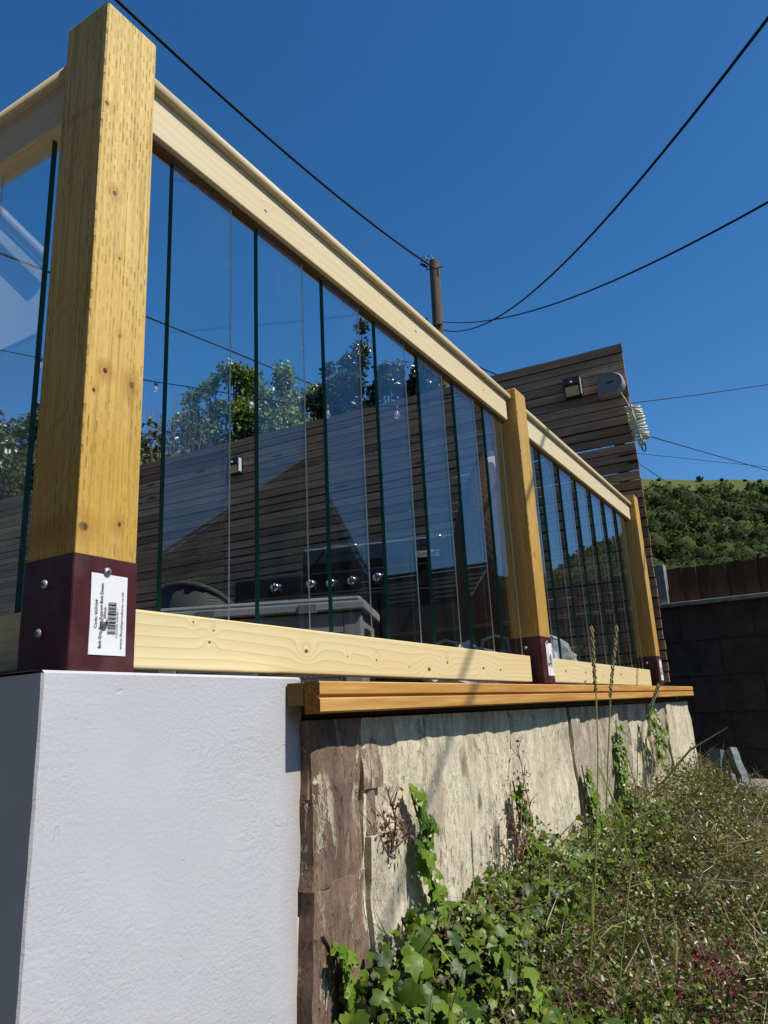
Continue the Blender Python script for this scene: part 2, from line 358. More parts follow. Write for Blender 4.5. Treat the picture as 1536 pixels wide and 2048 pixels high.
def stone_mat(name, base, dark, fleck, fleck_amt, streak=0.5, stain=None):
    t = NT(name); r = t.rand()
    p = t.vec('ADD', t.P, t.comb(t.math('MULTIPLY', r, 9.0), 0.0, t.math('MULTIPLY', r, 4.0)))
    g = t.noise(t.scaled(p, (12, 8, 6.5)), 1.0, 6, 0.66, 0.9)
    fine = t.noise(t.scaled(p, (120, 90, 45)), 1.0, 5, 0.7)
    big = t.noise(t.scaled(p, (6.5, 4, 2.6)), 1.0, 5, 0.62, 0.7)
    c = t.mix(t.rng(g, 0.35, 0.68), base, tuple(x * 0.78 for x in base))
    c = t.mix(t.rng(big, 0.50, 0.72, 0.0, streak), c, dark)
    st = t.noise(t.scaled(p, (60, 40, 17)), 1.0, 5, 0.75, 0.9)
    c = t.mix(t.rng(st, 0.52, 0.72, 0.0, streak * 0.9), c, tuple(x * 0.55 for x in dark))
    fl = t.noise(t.scaled(p, (34, 20, 11)), 1.0, 5, 0.72, 0.6)
    reg = t.rng(t.noise(t.scaled(p, (9, 5, 3.0)), 1.0, 2), 0.40, 0.54)
    fm = t.math('MULTIPLY', t.rng(fl, 0.52, 0.58), t.math('MULTIPLY', reg, fleck_amt))
    c = t.mix(fm, c, fleck)
    c = t.mix(t.rng(fine, 0.35, 0.65, 0.28, 0.0), c, tuple(x * 0.4 for x in dark))
    blot = t.rng(t.noise(t.scaled(p, (22, 12, 9)), 1.0, 4, 0.6, 0.5), 0.64, 0.73); c = t.mix(t.math('MULTIPLY', blot, 0.75), c, tuple(x * 0.45 for x in dark))
    grit = t.voro(t.scaled(p, (150, 150, 90)), 1.0); c = t.mix(t.rng(grit, 0.12, 0.3, 0.45, 0.0), c, tuple(x * 0.5 for x in dark))
    h = t.math('ADD', t.math('ADD', g, t.math('MULTIPLY', fine, 0.5)), t.math('MULTIPLY', fm, 0.6))
    dk = t.noise(t.scaled(p, (95, 60, 30)), 1.0, 4, 0.65, 0.6); dreg = t.rng(t.noise(t.scaled(p, (7, 5, 4)), 1.0, 3), 0.35, 0.65)
    dm = t.math('MULTIPLY', t.rng(dk, 0.57, 0.64), t.math('MULTIPLY', dreg, 0.75)); c = t.mix(dm, c, tuple(x * 0.55 for x in dark)); h = t.math('SUBTRACT', h, t.math('MULTIPLY', dm, 0.7))
    vs_ = t.noise(t.scaled(p, (17, 10, 1.3)), 1.0, 5, 0.62, 0.5); vm = t.rng(vs_, 0.54, 0.70, 0.0, 0.55 if stain else 0.35); c = t.mix(vm, c, tuple(x * 0.8 for x in dark))
    if stain:
        for (sx, sz, a, b) in stain:
            d = t.vec('LENGTH', t.vec('MULTIPLY', t.vec('SUBTRACT', t.P, (sx, 0, sz)), (1 / a, 0, 1 / b)))
            d = t.math('MULTIPLY_ADD', t.noise(t.scaled(t.P, (70, 40, 30)), 1.0, 4), 1.1, d)
            c = t.mix(t.rng(d, 0.9, 1.6, 0.75, 0.0), c, (0.10, 0.085, 0.06))
    return t.bsdf(c, 0.9, 0.15, 0.0, t.bump(h, 0.7, 0.007))
M['stone_brown'] = stone_mat('brown_stone', (0.31, 0.205, 0.140), (0.10, 0.070, 0.055), (0.66, 0.57, 0.40), 1.0, 0.85)
M['stone_cream'] = stone_mat('cream_stone', (0.86, 0.77, 0.54), (0.36, 0.285, 0.185), (0.92, 0.85, 0.64), 0.6, 0.75, [(1.655, -.115, .022, .045), (1.72, -.20, .015, .03), (1.80, -.30, .04, .06)])
M['stone_grey'] = stone_mat('grey_brown_stone', (0.60, 0.515, 0.37), (0.21, 0.16, 0.11), (0.78, 0.70, 0.52), 0.9, 0.8)
M['core'] = plain('wall_core', (0.05, 0.04, 0.032), 0.95, 0.1, 0, 0.4, 12, 0.8, 60)

P0X = 0.665
def kn(list_, ox, oz): return [(x - ox, z - oz, a, b, h) for x, z, a, b, h in list_]
M['post'] = incised('incised_post_wood', kn([(0.646, 0.789, .013, .016, .9), (0.661, 0.684, .006, .009, .7), (0.668, 0.558, .007, .009, .8), (0.646, 0.494, .014, .016, 1), (0.693, 0.489, .012, .022, 1),
                     (0.629, 0.458, .010, .013, .6), (0.683, 0.276, .010, .014, .9), (0.625, 0.262, .028, .022, .9), (0.623, 0.938, .016, .010, .7)], P0X, 0.075))
M['post_plain'] = incised('incised_post_wood_darker', kn([(0.64, 0.5, .012, .018, .9), (0.69, 0.8, .012, .018, .8)], P0X, 0.075), base=(0.69, 0.44, 0.125), low=(0.57, 0.325, 0.07))
rail_k = [(0.86, .156, .012, .008, .8), (0.905, .146, .012, .008, .9), (0.896, .127, .020, .008, -.9), (1.152, .125, .034, .016, 2.0), (1.291, .121, .013, .008, .8), (1.404, .118, .018, .012, 1.4),
          (1.547, .107, .015, .010, 1.1), (1.646, .105, .045, .022, -1.9), (1.748, .124, .026, .016, 1.6), (1.974, .116, .040, .016, -1.4), (2.097, .115, .035, .014, 1.4)]
M['rail_low'] = pine('planed_pine_knotty', [(x - 1.54, z - .125, a, b, h) for x, z, a, b, h in [(x, z, a * .62, b * .85, h * 1.15) for x, z, a, b, h in rail_k]], 72)
M['rail_low2'] = pine('planed_pine_knotty_short', [(-.35, .0, .03, .014, 1.4), (-.1, -.01, .02, .012, 1.2), (.2, .005, .045, .016, -1.5), (.5, .0, .03, .012, 1.3), (-.6, .0, .03, .015, -1.2)], 66, seed=4.3)
M['rail'] = pine('planed_pine', [(0.15, 0.005, .02, .012, .8), (-.5, -.01, .018, .01, .7), (.62, 0, .018, .012, .8)], 50, light=(0.78, 0.66, 0.41), dark=(0.50, 0.34, 0.16), seed=9.1)
M['hand'] = pine('handrail_pine', [], 36, light=(0.72, 0.60, 0.35), dark=(0.45, 0.30, 0.13), seed=2.2)
M['board'] = sawn('stained_orange_board', (0.44, 0.195, 0.04), (0.72, 0.42, 0.13), (2.2, 60, 60), (0.17, 0.06, 0.018), 0.1, 0.6, 2.3, 0.35)
M['endgrain'] = plain('end_grain', (0.20, 0.095, 0.03), 0.9, 0.1, 0, 0.5, 160, 0.8, 400)
M['joist'] = sawn('dark_joist', (0.13, 0.075, 0.035), (0.2, 0.12, 0.05), (3, 70, 70))
M['slat'] = sawn('weathered_slat', (0.235, 0.150, 0.090), (0.46, 0.32, 0.205), (1.6, 70, 70), (0.02, 0.013, 0.009), 0.55, 0.85, 1.6, 0.4)
M['slatpost'] = sawn('weathered_batten', (0.12, 0.085, 0.055), (0.2, 0.15, 0.1), (30, 30, 2))
M['gap_shade'] = plain('gap_shade_black', (0.008, 0.008, 0.008), 0.9, 0.05)  # shade in the slat gaps, given as a black colour
M['fence'] = sawn('dark_fence_board', (0.085, 0.046, 0.028), (0.16, 0.092, 0.055), (60, 60, 2.5), (0.02, 0.01, 0.006), 0.6, 0.9, 3, 0.4)
def maroon_mat():
    t = NT('maroon_paint'); p = t.P
    n = t.noise(p, 22.0, 5); c = t.mix(t.rng(n, 0.3, 0.7), (0.050, 0.0095, 0.011), (0.072, 0.014, 0.016))
    sc = t.noise(t.scaled(p, (60, 60, 160)), 1.0, 5, 0.7, 1.0); c = t.mix(t.rng(sc, 0.62, 0.74, 0.0, 0.5), c, (0.16, 0.075, 0.075))
    du = t.noise(p, 14.0, 4); c = t.mix(t.rng(du, 0.45, 0.75, 0.0, 0.30), c, (0.17, 0.12, 0.11))
    return t.bsdf(c, t.rng(n, 0.3, 0.7, 0.42, 0.6), 0.3, 0, t.bump(t.noise(p, 120.0, 3), 0.12, 0.001))
M['maroon'] = maroon_mat()
M['zinc'] = plain('zinc', (0.42, 0.42, 0.41), 0.5, 0.4, 0.6, 0.2, 200)
M['paper'] = plain('label_paper', (0.80, 0.80, 0.79), 0.6, 0.3, 0, 0.03, 40, 0.2, 60)
M['ink'] = plain('label_ink', (0.03, 0.03, 0.03), 0.7, 0.2)
M['grey_plastic'] = plain('grey_plastic', (0.22, 0.225, 0.225), 0.5, 0.4, 0, 0.08, 40, 0.1, 300)
M['grey_plastic_dark'] = plain('dark_grey_plastic', (0.12, 0.125, 0.127), 0.55, 0.35, 0, 0.1, 40)
M['pale_plastic'] = plain('pale_grey_plastic', (0.36, 0.37, 0.36), 0.45, 0.4, 0, 0.05, 20)
M['reel_face'] = plain('reel_face_plastic', (0.20, 0.21, 0.21), 0.5, 0.4, 0, 0.05, 20)
M['black_enamel'] = plain('black_enamel', (0.012, 0.012, 0.013), 0.18, 0.6, 0, 0.2, 20)
M['black'] = plain('black_plastic', (0.018, 0.018, 0.018), 0.45, 0.4)
M['chrome'] = plain('chrome', (0.48, 0.48, 0.49), 0.2, 0.5, 1.0, 0.05)
M['lens'] = plain('led_lens', (0.62, 0.58, 0.30), 0.3, 0.6, 0, 0.1, 300)
M['solar'] = plain('solar_cell', (0.55, 0.57, 0.60), 0.2, 0.8)
M['cream_rope'] = plain('cream_rope', (0.70, 0.70, 0.50), 0.6, 0.3, 0, 0.15, 200)
M['cream_cloth'] = plain('cream_cloth', (0.72, 0.68, 0.60), 0.85, 0.1, 0, 0.08, 30, 0.2, 300)
M['cable'] = plain('black_cable', (0.012, 0.012, 0.014), 0.6, 0.3)
M['cable_pale'] = plain('weathered_grey_cable', (0.12, 0.12, 0.12), 0.6, 0.3)
M['pole'] = sawn('weathered_pole', (0.085, 0.062, 0.044), (0.18, 0.14, 0.10), (26, 26, 0.9), (0.03, 0.02, 0.015), 0.1, 0.9, 2.0, 0.5)
M['iron'] = plain('galvanised_iron', (0.30, 0.30, 0.30), 0.5, 0.5, 0.7)
M['bark'] = plain('bark', (0.09, 0.07, 0.05), 0.95, 0.1, 0, 0.4, 14, 0.8, 40)
M['twig'] = plain('dry_twig', (0.17, 0.12, 0.075), 0.9, 0.1, 0, 0.3)
M['leaf'] = leaf_mat('leaf', 0.36, 0.5, 0.22)
M['gloss_leaf'] = leaf_mat('glossy_leaf', 0.25, 0.6, 0.15)
M['carpet_leaf'] = leaf_mat('carpet_leaf', 0.42, 0.22, 0.16)
M['far_leaf'] = leaf_mat('far_leaf', 0.8, 0.1, 0.25)
M['ivy_leaf'] = leaf_mat('ivy_leaf', 0.36, 0.4, 0.2, ((0.085, 0.165, 0.012), (0.170, 0.245, 0.025)))
M['grass_green'] = leaf_mat('grass_blade', 0.4, 0.4, 0.35, ((0.24, 0.31, 0.06), (0.36, 0.40, 0.11)))
M['seed'] = plain('seed_head', (0.28, 0.25, 0.11), 0.8, 0.2, 0, 0.4, 300)
M['soil'] = plain('soil', (0.050, 0.037, 0.024), 0.95, 0.1, 0, 0.5, 25, 1.0, 60)
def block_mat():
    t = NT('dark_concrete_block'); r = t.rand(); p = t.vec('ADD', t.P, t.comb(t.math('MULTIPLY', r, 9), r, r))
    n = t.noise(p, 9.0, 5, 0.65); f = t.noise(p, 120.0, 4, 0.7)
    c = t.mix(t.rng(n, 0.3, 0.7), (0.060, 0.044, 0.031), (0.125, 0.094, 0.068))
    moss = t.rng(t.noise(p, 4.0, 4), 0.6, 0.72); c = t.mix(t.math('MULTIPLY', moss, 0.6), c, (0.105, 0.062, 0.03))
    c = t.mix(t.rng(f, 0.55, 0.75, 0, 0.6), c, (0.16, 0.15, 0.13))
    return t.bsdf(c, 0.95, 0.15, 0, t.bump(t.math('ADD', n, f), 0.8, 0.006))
M['block'] = block_mat()
M['bounce_paving'] = plain('added_paving', (0.15, 0.145, 0.14), 0.9, 0.15, 0, 0.2, 5, 0.3, 60)  # for the unseen strip that bounces light upwards
M['concrete'] = plain('pale_concrete', (0.30, 0.285, 0.25), 0.9, 0.15, 0, 0.3, 18, 0.5, 120)
M['rock'] = stone_mat('rock', (0.42, 0.38, 0.32), (0.2, 0.17, 0.14), (0.5, 0.46, 0.4), 0.5, 0.5)
M['roof'] = plain('dark_roof_tile', (0.045, 0.038, 0.034), 0.75, 0.25, 0, 0.35, 6, 0.3, 60)
M['brick'] = plain('dark_brick', (0.07, 0.05, 0.042), 0.9, 0.15, 0, 0.3, 9, 0.4, 50)
M['housewhite'] = plain('white_housewall', (0.78, 0.79, 0.80), 0.8, 0.2, 0, 0.03, 3)
M['houseshade'] = plain('shaded_housewall', (0.14, 0.16, 0.18), 0.7, 0.3, 0, 0.2, 4)  # shade on the lower white gable, painted as a darker grey
M['upvc'] = plain('white_upvc', (0.75, 0.75, 0.75), 0.4, 0.4)
M['window'] = plain('dark_window_glass', (0.02, 0.025, 0.03), 0.08, 0.6)
def wicker_mat(name, a, b, sc=75.0):
    t = NT(name); s = t.sep(t.P)
    u = t.math('MULTIPLY', t.math('ADD', s[0], s[1]), sc); v = t.math('MULTIPLY', s[2], sc * 1.4)
    row = t.math('FLOOR', v); sh = t.math('MULTIPLY', t.math('MODULO', row, 2.0), 0.5)
    w = t.math('MULTIPLY', t.math('SINE', t.math('MULTIPLY', t.math('ADD', u, sh), math.pi * 2)), t.math('SINE', t.math('MULTIPLY', t.math('FRACT', v), math.pi)))
    c = t.mix(t.rng(w, -0.8, 0.8), a, b)
    return t.bsdf(c, 0.7, 0.2, 0, t.bump(w, 0.2, 0.002))
M['wicker'] = wicker_mat('grey_wicker', (0.015, 0.015, 0.015), (0.06, 0.06, 0.057))
M['wicker_box'] = wicker_mat('grey_weave_plastic', (0.03, 0.032, 0.033), (0.12, 0.125, 0.125), 16.0)
M['wicker_brown'] = wicker_mat('brown_wicker', (0.085, 0.050, 0.030), (0.11, 0.066, 0.040), 30.0)
def film_mat(name, col, alpha):
    t = NT(name)
    b = t.n.new('ShaderNodeBsdfPrincipled'); t.put(b.inputs['Base Color'], col); b.inputs['Roughness'].default_value = 0.18
    tr = t.n.new('ShaderNodeBsdfTransparent'); m = t.n.new('ShaderNodeMixShader')
    n = t.noise(t.P, 22.0, 4); t.l.new(t.rng(n, 0.3, 0.7, alpha * 0.6, min(1, alpha * 1.4)), m.inputs[0])
    t.l.new(tr.outputs[0], m.inputs[1]); t.l.new(b.outputs[0], m.inputs[2]); t.l.new(m.outputs[0], t.out.inputs[0])
    return t.m
M['film'] = film_mat('clear_film', (0.8, 0.8, 0.8), 0.35)
M['bag'] = film_mat('clear_bag', (0.62, 0.63, 0.64), 0.62)
M['sheet'] = plain('grey_plastic_sheet', (0.20, 0.225, 0.215), 0.45, 0.4, 0, 0.2, 14)
def glass_mat():
    t = NT('pane_glass'); g = t.n.new('ShaderNodeNewGeometry')
    c = t.math('ABSOLUTE', t.vec('DOT_PRODUCT', g.outputs['Normal'], g.outputs['Incoming']))
    f = t.math('MULTIPLY_ADD', t.math('POWER', t.math('SUBTRACT', 1.0, c), 5.0), 0.96, 0.04)
    tr = t.n.new('ShaderNodeBsdfTransparent'); tr.inputs[0].default_value = (0.93, 0.97, 0.955, 1)
    gl = t.n.new('ShaderNodeBsdfGlossy'); gl.inputs['Roughness'].default_value = 0.0; gl.inputs[0].default_value = (1, 1, 1, 1)
    m = t.n.new('ShaderNodeMixShader'); t.l.new(f, m.inputs[0]); t.l.new(tr.outputs[0], m.inputs[1]); t.l.new(gl.outputs[0], m.inputs[2])
    # thin dust and smears that catch the light
    df = t.n.new('ShaderNodeBsdfDiffuse'); df.inputs[0].default_value = (0.6, 0.62, 0.63, 1)
    d = t.noise(t.scaled(t.P, (9, 9, 3.5)), 1.0, 5, 0.6, 0.8)
    m2 = t.n.new('ShaderNodeMixShader'); t.l.new(t.rng(d, 0.45, 0.8, 0.0, 0.012), m2.inputs[0])
    t.l.new(m.outputs[0], m2.inputs[1]); t.l.new(df.outputs[0], m2.inputs[2]); t.l.new(m2.outputs[0], t.out.inputs[0])
    return t.m
M['glass'] = glass_mat()
M['edge'] = plain('green_glass_edge', (0.010, 0.085, 0.062), 0.4, 0.25, 0, 0.2, 30)
M['edge_far'] = plain('lit_far_edge', (0.50, 0.56, 0.54), 0.3, 0.5, 0, .05)  # pale colour stands in for light scattered at the far glass edge

# ------------------------------------------------------------------ terrain
SKY_AZ = [-180, -120, -70, -45, -30, -19, -12, -5, 2, 6.3, 12, 25, 40, 49, 60, 75, 100, 140, 180]
SKY_EL = [3, 3, 5, 6, 7.5, 9.8, 12.0, 13.6, 14.1, 15.1, 16, 17.5, 19.0, 19.9, 18, 13, 8, 4, 3]
RH = 300.0
def skyline(azd): return np.interp(azd, SKY_AZ, SKY_EL)
def hill_z(x, y):
    r = np.hypot(x, y); az = np.degrees(np.arctan2(y, x)); H = RH * np.tan(np.radians(skyline(az))) + 1.2 * vnoise(az * 0.7, 3) + 2.0 * vnoise(az * 0.17, 5)
    t = np.clip((r - 26) / (RH - 26), 0, 1)
    z = -0.7 + (H + 0.7) * t ** 1.7
    z = z + np.where(r > 45, 1.6 * vnoise2(x * 0.05, y * 0.05, 2) * np.clip(t * 3, 0, 1) * np.clip((1 - t) * 6, 0, 1), 0)
    return np.where(r > RH, H - (r - RH) * 0.02, z)
def build_terrain():
    azs = np.radians(np.arange(-180, 180, 1.25)); rs = np.concatenate([[14, 20, 26], np.linspace(32, 300, 60), [320, 380, 520, 900]])
    A, Rr = np.meshgrid(azs, rs); x = Rr * np.cos(A); y = Rr * np.sin(A); z = hill_z(x, y)
    z[0] = -0.72; n = len(azs); v = np.stack([x, y, z], -1).reshape(-1, 3)
    f = [(i * n + k, i * n + (k + 1) % n, (i + 1) * n + (k + 1) % n, (i + 1) * n + k) for i in range(len(rs) - 1) for k in range(n)]
    t = NT('hillside'); p = t.P
    nz = t.noise(p, 0.03, 5, 0.6); n2 = t.noise(p, 0.35, 4, 0.7)
    g = t.n.new('ShaderNodeNewGeometry'); rad = t.vec('LENGTH', t.vec('MULTIPLY', p, (1, 1, 0)))
    c = t.mix(t.rng(n2, 0.3, 0.7), (0.040, 0.052, 0.016), (0.085, 0.080, 0.030))
    mead = t.mix(t.rng(n2, 0.3, 0.7), (0.075, 0.100, 0.026), (0.110, 0.128, 0.040))
    c = t.mix(t.rng(t.math('MULTIPLY_ADD', nz, 40, rad), 262, 268), c, mead)
    m = t.bsdf(c, 0.95, 0.1)
    b = MB(); b.add(v, f, 0, True); o = b.build('hillside', m, fix=False); tag(o, kind='structure')
build_terrain()

def ground_z(x, y):
    x = np.asarray(x, float); y = np.asarray(y, float)
    z = -0.635 + 0.012 * x + 0.15 * np.exp(-((0.80 - y) / 0.20) ** 2) * smooth01((x - 0.9) / 0.4)
    z = z + 0.035 * vnoise2(x * 3.1, y * 3.1, 1) + 0.018 * vnoise2(x * 8, y * 8, 4)
    near = smooth01((np.hypot(x - 2, y) - 6) / 6)
    return z * (1 - near) + (-0.75) * near
def build_ground():
    xs = np.concatenate([np.linspace(-22, -1, 16), np.linspace(-0.6, 5.6, 105), np.linspace(6.5, 26, 14)])
    ys = np.concatenate([np.linspace(-22, -1.6, 16), np.linspace(-1.4, 1.0, 50), np.linspace(2, 24, 14)])
    X, Y = np.meshgrid(xs, ys); Z = ground_z(X, Y); n = len(xs)
    f = [(j * n + i, j * n + i + 1, (j + 1) * n + i + 1, (j + 1) * n + i) for j in range(len(ys) - 1) for i in range(n - 1)]
    b = MB(); b.add(np.stack([X, Y, Z], -1).reshape(-1, 3), f, 0, True); tag(b.build('garden_ground', M['soil'], fix=False), kind='structure')
build_ground()
def path():
    o = MB().box((-3.2, -5.0, -0.72), (0.535, 5.0, -0.585)).build('path', M['bounce_paving']); tag(o, kind='structure')  # paving added out of view to bounce light onto left-facing sides
path()

# far woodland: one mass of foliage clumps on the slope
def woodland():
    N = 2900; P = []; C = []; Sz = []
    az = NR.uniform(-26, 62, N * 3); r = np.sqrt(NR.uniform(95 ** 2, 275 ** 2, N * 3))
    x = r * np.cos(np.radians(az)); y = r * np.sin(np.radians(az))
    keep = (vnoise2(x * 0.03, y * 0.03, 8) + 0.35 > NR.uniform(-1, 0.5, len(x)) - 0.2) & (r < 263 + 5 * vnoise(az * 0.6, 2) + 10 * np.clip((8 - az) / 8, 0, 1))
    x = x[keep][:N]; y = y[keep][:N]; z = hill_z(x, y)
    bm = bmesh.new(); bmesh.ops.create_icosphere(bm, subdivisions=2, radius=1); iv = np.array([v.co[:] for v in bm.verts]); itr = np.array([[v.index for v in f.verts] for f in bm.faces]); bm.free()
    CV = []; CF = []; CC = []
    for i in range(len(x)):
        h = NR.uniform(3.2, 7.0); w = h * NR.uniform(0.38, 0.6); k = 150; far = math.hypot(x[i], y[i]) / 150.0
        u = NR.normal(size=(k, 3)); u /= np.linalg.norm(u, axis=1, keepdims=True)
        ph = NR.uniform(0, 99)
        def lump(a): return (1 + .33 * vnoise2(a[:, 0] * 2.6 + ph, a[:, 1] * 2.6 + a[:, 2] * 2.1, 5)).reshape(-1, 1)
        ce = np.array([x[i], y[i], z[i] + h * 0.45]); sc = np.array([w, w, h * 0.55])
        P.append(ce + u * lump(u) * NR.uniform(0.86, 1.12, (k, 1)) * sc)
        g = NR.uniform(0.55, 1.3); br = NR.uniform(0, 1); base = np.array([0.052, 0.072, 0.019]) * g if br < 0.7 else np.array([0.095, 0.105, 0.030]) * g
        C.append(base * NR.uniform(0.7, 1.4, (k, 1)) * np.ones((k, 3))); Sz.append(NR.uniform(0.30, 0.62, k) * far)
        CF.append(itr + len(CV) * len(iv)); CV.append(ce + iv * lump(iv) * .93 * sc); CC.append(np.tile(base * .8, (len(iv), 1)))
    me = bpy.data.meshes.new('woodland_mass'); me.from_pydata(np.concatenate(CV).tolist(), [], np.concatenate(CF).tolist()); me.materials.append(M['far_leaf'])
    at_ = me.attributes.new('tint', 'FLOAT_COLOR', 'POINT'); CC = np.concatenate(CC); at_.data.foreach_set('color', np.concatenate([CC, np.ones((len(CC), 1))], 1).astype(np.float32).ravel())
    me.polygons.foreach_set('use_smooth', [True] * len(me.polygons)); tag(link('woodland_mass', me), kind='stuff')
    P = np.concatenate(P); C = np.concatenate(C); Sz = np.concatenate(Sz)
    nrm = NR.normal(size=P.shape) + np.array([-0.3, -0.4, 0.7])
    tv = [(-.5, -.35, 0), (.1, -.55, .06), (.55, -.1, 0), (.35, .5, -.05), (-.3, .5, .05)]
    o = scatter_mesh('woodland', tv, [(0, 1, 2, 3, 4)], P, nrm, Sz, C, M['far_leaf']); tag(o, kind='stuff')
woodland()
def skyline_trees():
    i = 0
    for px, sz in ((1400, 2.3), (1318, 1.0), (1445, 1.1), (1490, 0.9), (1520, 1.3)):
        az = math.degrees(math.atan2(*(ray(px, 965)[[1, 0]]))); r = 297.0; x = r * math.cos(math.radians(az)); y = r * math.sin(math.radians(az)); z = float(hill_z(x, y))
        k = 60; u = NR.normal(size=(k, 3)); u /= np.linalg.norm(u, axis=1, keepdims=True); u *= NR.uniform(0.3, 1, (k, 1))
        t = thing('skyline_tree', (x, y, z), ['small lone rounded tree on the hill crest', 'low bush on the hill crest nearest the slatted screen', 'low bush on the crest right of the lone tree', 'small bush on the hill crest, second from the right edge', 'bush on the hill crest at the far right edge'][i], 'tree', 'bushes on the hill crest')
        tv = [(-.5, -.35, 0), (.1, -.55, .06), (.55, -.1, 0), (.35, .5, -.05), (-.3, .5, .05)]
        scatter_mesh('crown', tv, [(0, 1, 2, 3, 4)], u * np.array([sz * .6, sz * .6, sz * .5]) + np.array([0, 0, sz * .42]), NR.normal(size=u.shape), NR.uniform(.5, .9, k), np.ones((k, 3)) * np.array([.04, .055, .02]), M['far_leaf'], t)
        MB().tube([(0, 0, -.3), (0.05, 0, sz * .6)], [.15, .1], 6).build('trunk', M['bark'], t); i += 1
skyline_trees()

# ------------------------------------------------------------------ white rendered wall (garden terrace corner)
def white_wall():
    t = thing('rendered_wall', (0.568, 0.80, -0.8), 'white painted rendered terrace wall corner under the big timber post', 'wall')
    O = Vector((0.568, 0.80, -0.8)); bm = bmesh.new()
    # front face grid with slight hand-trowelled unevenness, then left side, top
    b = MB(); nx, nz = 40, 60
    def front(i, j):
        z = -0.8 + (0.069 + 0.8) * j / nz; u = i / nx
        x = 0.568 + 0.5 * u
        if i == nx: x = 1.068 + 0.006 * float(vnoise(z * 9, 1)) - 0.03 * float(smooth01((-0.05 - z) / 0.4)) - 0.0
        if i == 0: x = 0.568 + 0.0007 * float(vnoise(z * 40, 4)) 
        y = 0.80 + 0.0016 * float(vnoise2(x * 9, z * 9, 3)) + 0
        return (x, y, z)
    vs = [Vector(front(i, j)) - O for j in range(nz + 1) for i in range(nx + 1)]
    fs = [(j * (nx + 1) + i, j * (nx + 1) + i + 1, (j + 1) * (nx + 1) + i + 1, (j + 1) * (nx + 1) + i) for j in range(nz) for i in range(nx)]
    b.add(vs, fs, 0, True)
    # left side (slightly chamfered corner)
    left = [Vector(front(0, j)) - O for j in range(nz + 1)]; c2 = [Vector((-0.0022, v.y + 0.003, v.z)) + Vector((0.0004 * float(vnoise(v.z * 50, 9)), 0, 0)) for v in left]
    back = [Vector((-0.0022, 6.4, v.z)) for v in left]
    n = nz + 1
    b.add(left + c2, [(i, i + 1, n + i + 1, n + i) for i in range(nz)], 0, True)
    b.add(c2 + back, [(i, i + 1, n + i + 1, n + i) for i in range(nz)], 0, False)
    # top: little rounded arris then flat
    top = [Vector(front(i, nz)) - O for i in range(nx + 1)]
    a2 = [v + Vector((0, 0.005, 0.0035)) for v in top]; a3 = [Vector((v.x, 0.30, v.z + 0.0035)) for v in top]
    m = nx + 1
    b.add(top + a2, [(i, i + 1, m + i + 1, m + i) for i in range(nx)], 0, True)
    b.add(a2 + a3, [(i, i + 1, m + i + 1, m + i) for i in range(nx)], 0, False)
    b.add([Vector((-0.004, 0.006, top[0].z + .0035)), Vector((0.14, 0.30, top[0].z + .0035)), Vector((0.14, 6.4, top[0].z + .0035)), Vector((-0.004, 6.4, top[0].z + .0035))], [(0, 1, 2, 3)])
    # right end face
    r0 = [Vector(front(nx, j)) - O for j in range(nz + 1)]; r1 = [v + Vector((0, 0.2, 0)) for v in r0]
    b.add(r0 + r1, [(i, i + 1, n + i + 1, n + i) for i in range(nz)], 0)
    o = b.build('render_coat', M['render'], t, fix=True)
    for v in o.data.vertices: pass
white_wall()
# material coordinates of the render coat are local; shift the arcs accordingly is handled by object space offsets

# ------------------------------------------------------------------ old stone wall under the deck
def slab(name, x0, x1, z0, z1, y, mat, parent, seed, tilt=0.0, rag=0.006, depth=0.10, batter=0.0, lean=(0.0, 0.0), relief=0.0065):
    """stone slab with ragged edges: x limits may lean with height, front face uneven"""
    nx = max(4, int((x1 - x0) / 0.0125)); nz = max(6, int((z1 - z0) / 0.0125)); b = MB()
    vs = []
    for j in range(nz + 1):
        z = z0 + (z1 - z0) * j / nz; dz = z1 - z
        L = x0 + lean[0] * dz + rag * float(vnoise(z * 22, seed)) + rag * 1.4 * float(vnoise(z * 7, seed + 3))
        Rr = x1 + lean[1] * dz + rag * float(vnoise(z * 22, seed + 7)) + rag * 1.4 * float(vnoise(z * 7, seed + 11))
        for i in range(nx + 1):
            x = L + (Rr - L) * i / nx
            e = min(i, nx - i, j + 1, nz - j + 1)
            yy = y + tilt * (i / nx - 0.5) - batter * dz + relief * float(vnoise2(x * 10, z * 7, seed)) + relief * 0.6 * float(vnoise2(x * 34, z * 20, seed + 2)) + (0.003 if e == 0 else 0) + 0.0024 * float(smooth01((vnoise2(x * 13 + 3, z * 6, seed + 5) + .35 * vnoise2(x * 41, z * 25, seed + 6) - .12) / .12))
            vs.append((x, yy, z))
    w = nx + 1; fr = [(j * w + i, j * w + i + 1, (j + 1) * w + i + 1, (j + 1) * w + i) for j in range(nz) for i in range(nx)]
    b.add(vs, fr, 0, True)
    ring = [i for i in range(w)] + [j * w + nx for j in range(1, nz + 1)] + [nz * w + i for i in range(nx - 1, -1, -1)] + [j * w for j in range(nz - 1, 0, -1)]
    rv = [vs[k] for k in ring]; rb = [(v[0], y + depth, v[2]) for v in rv]; n = len(rv)
    b.add(rv + rb, [(k, n + k, n + (k + 1) % n, (k + 1) % n) for k in range(n)], 0)
    o = b.build(name, mat, parent, fix=True); return o
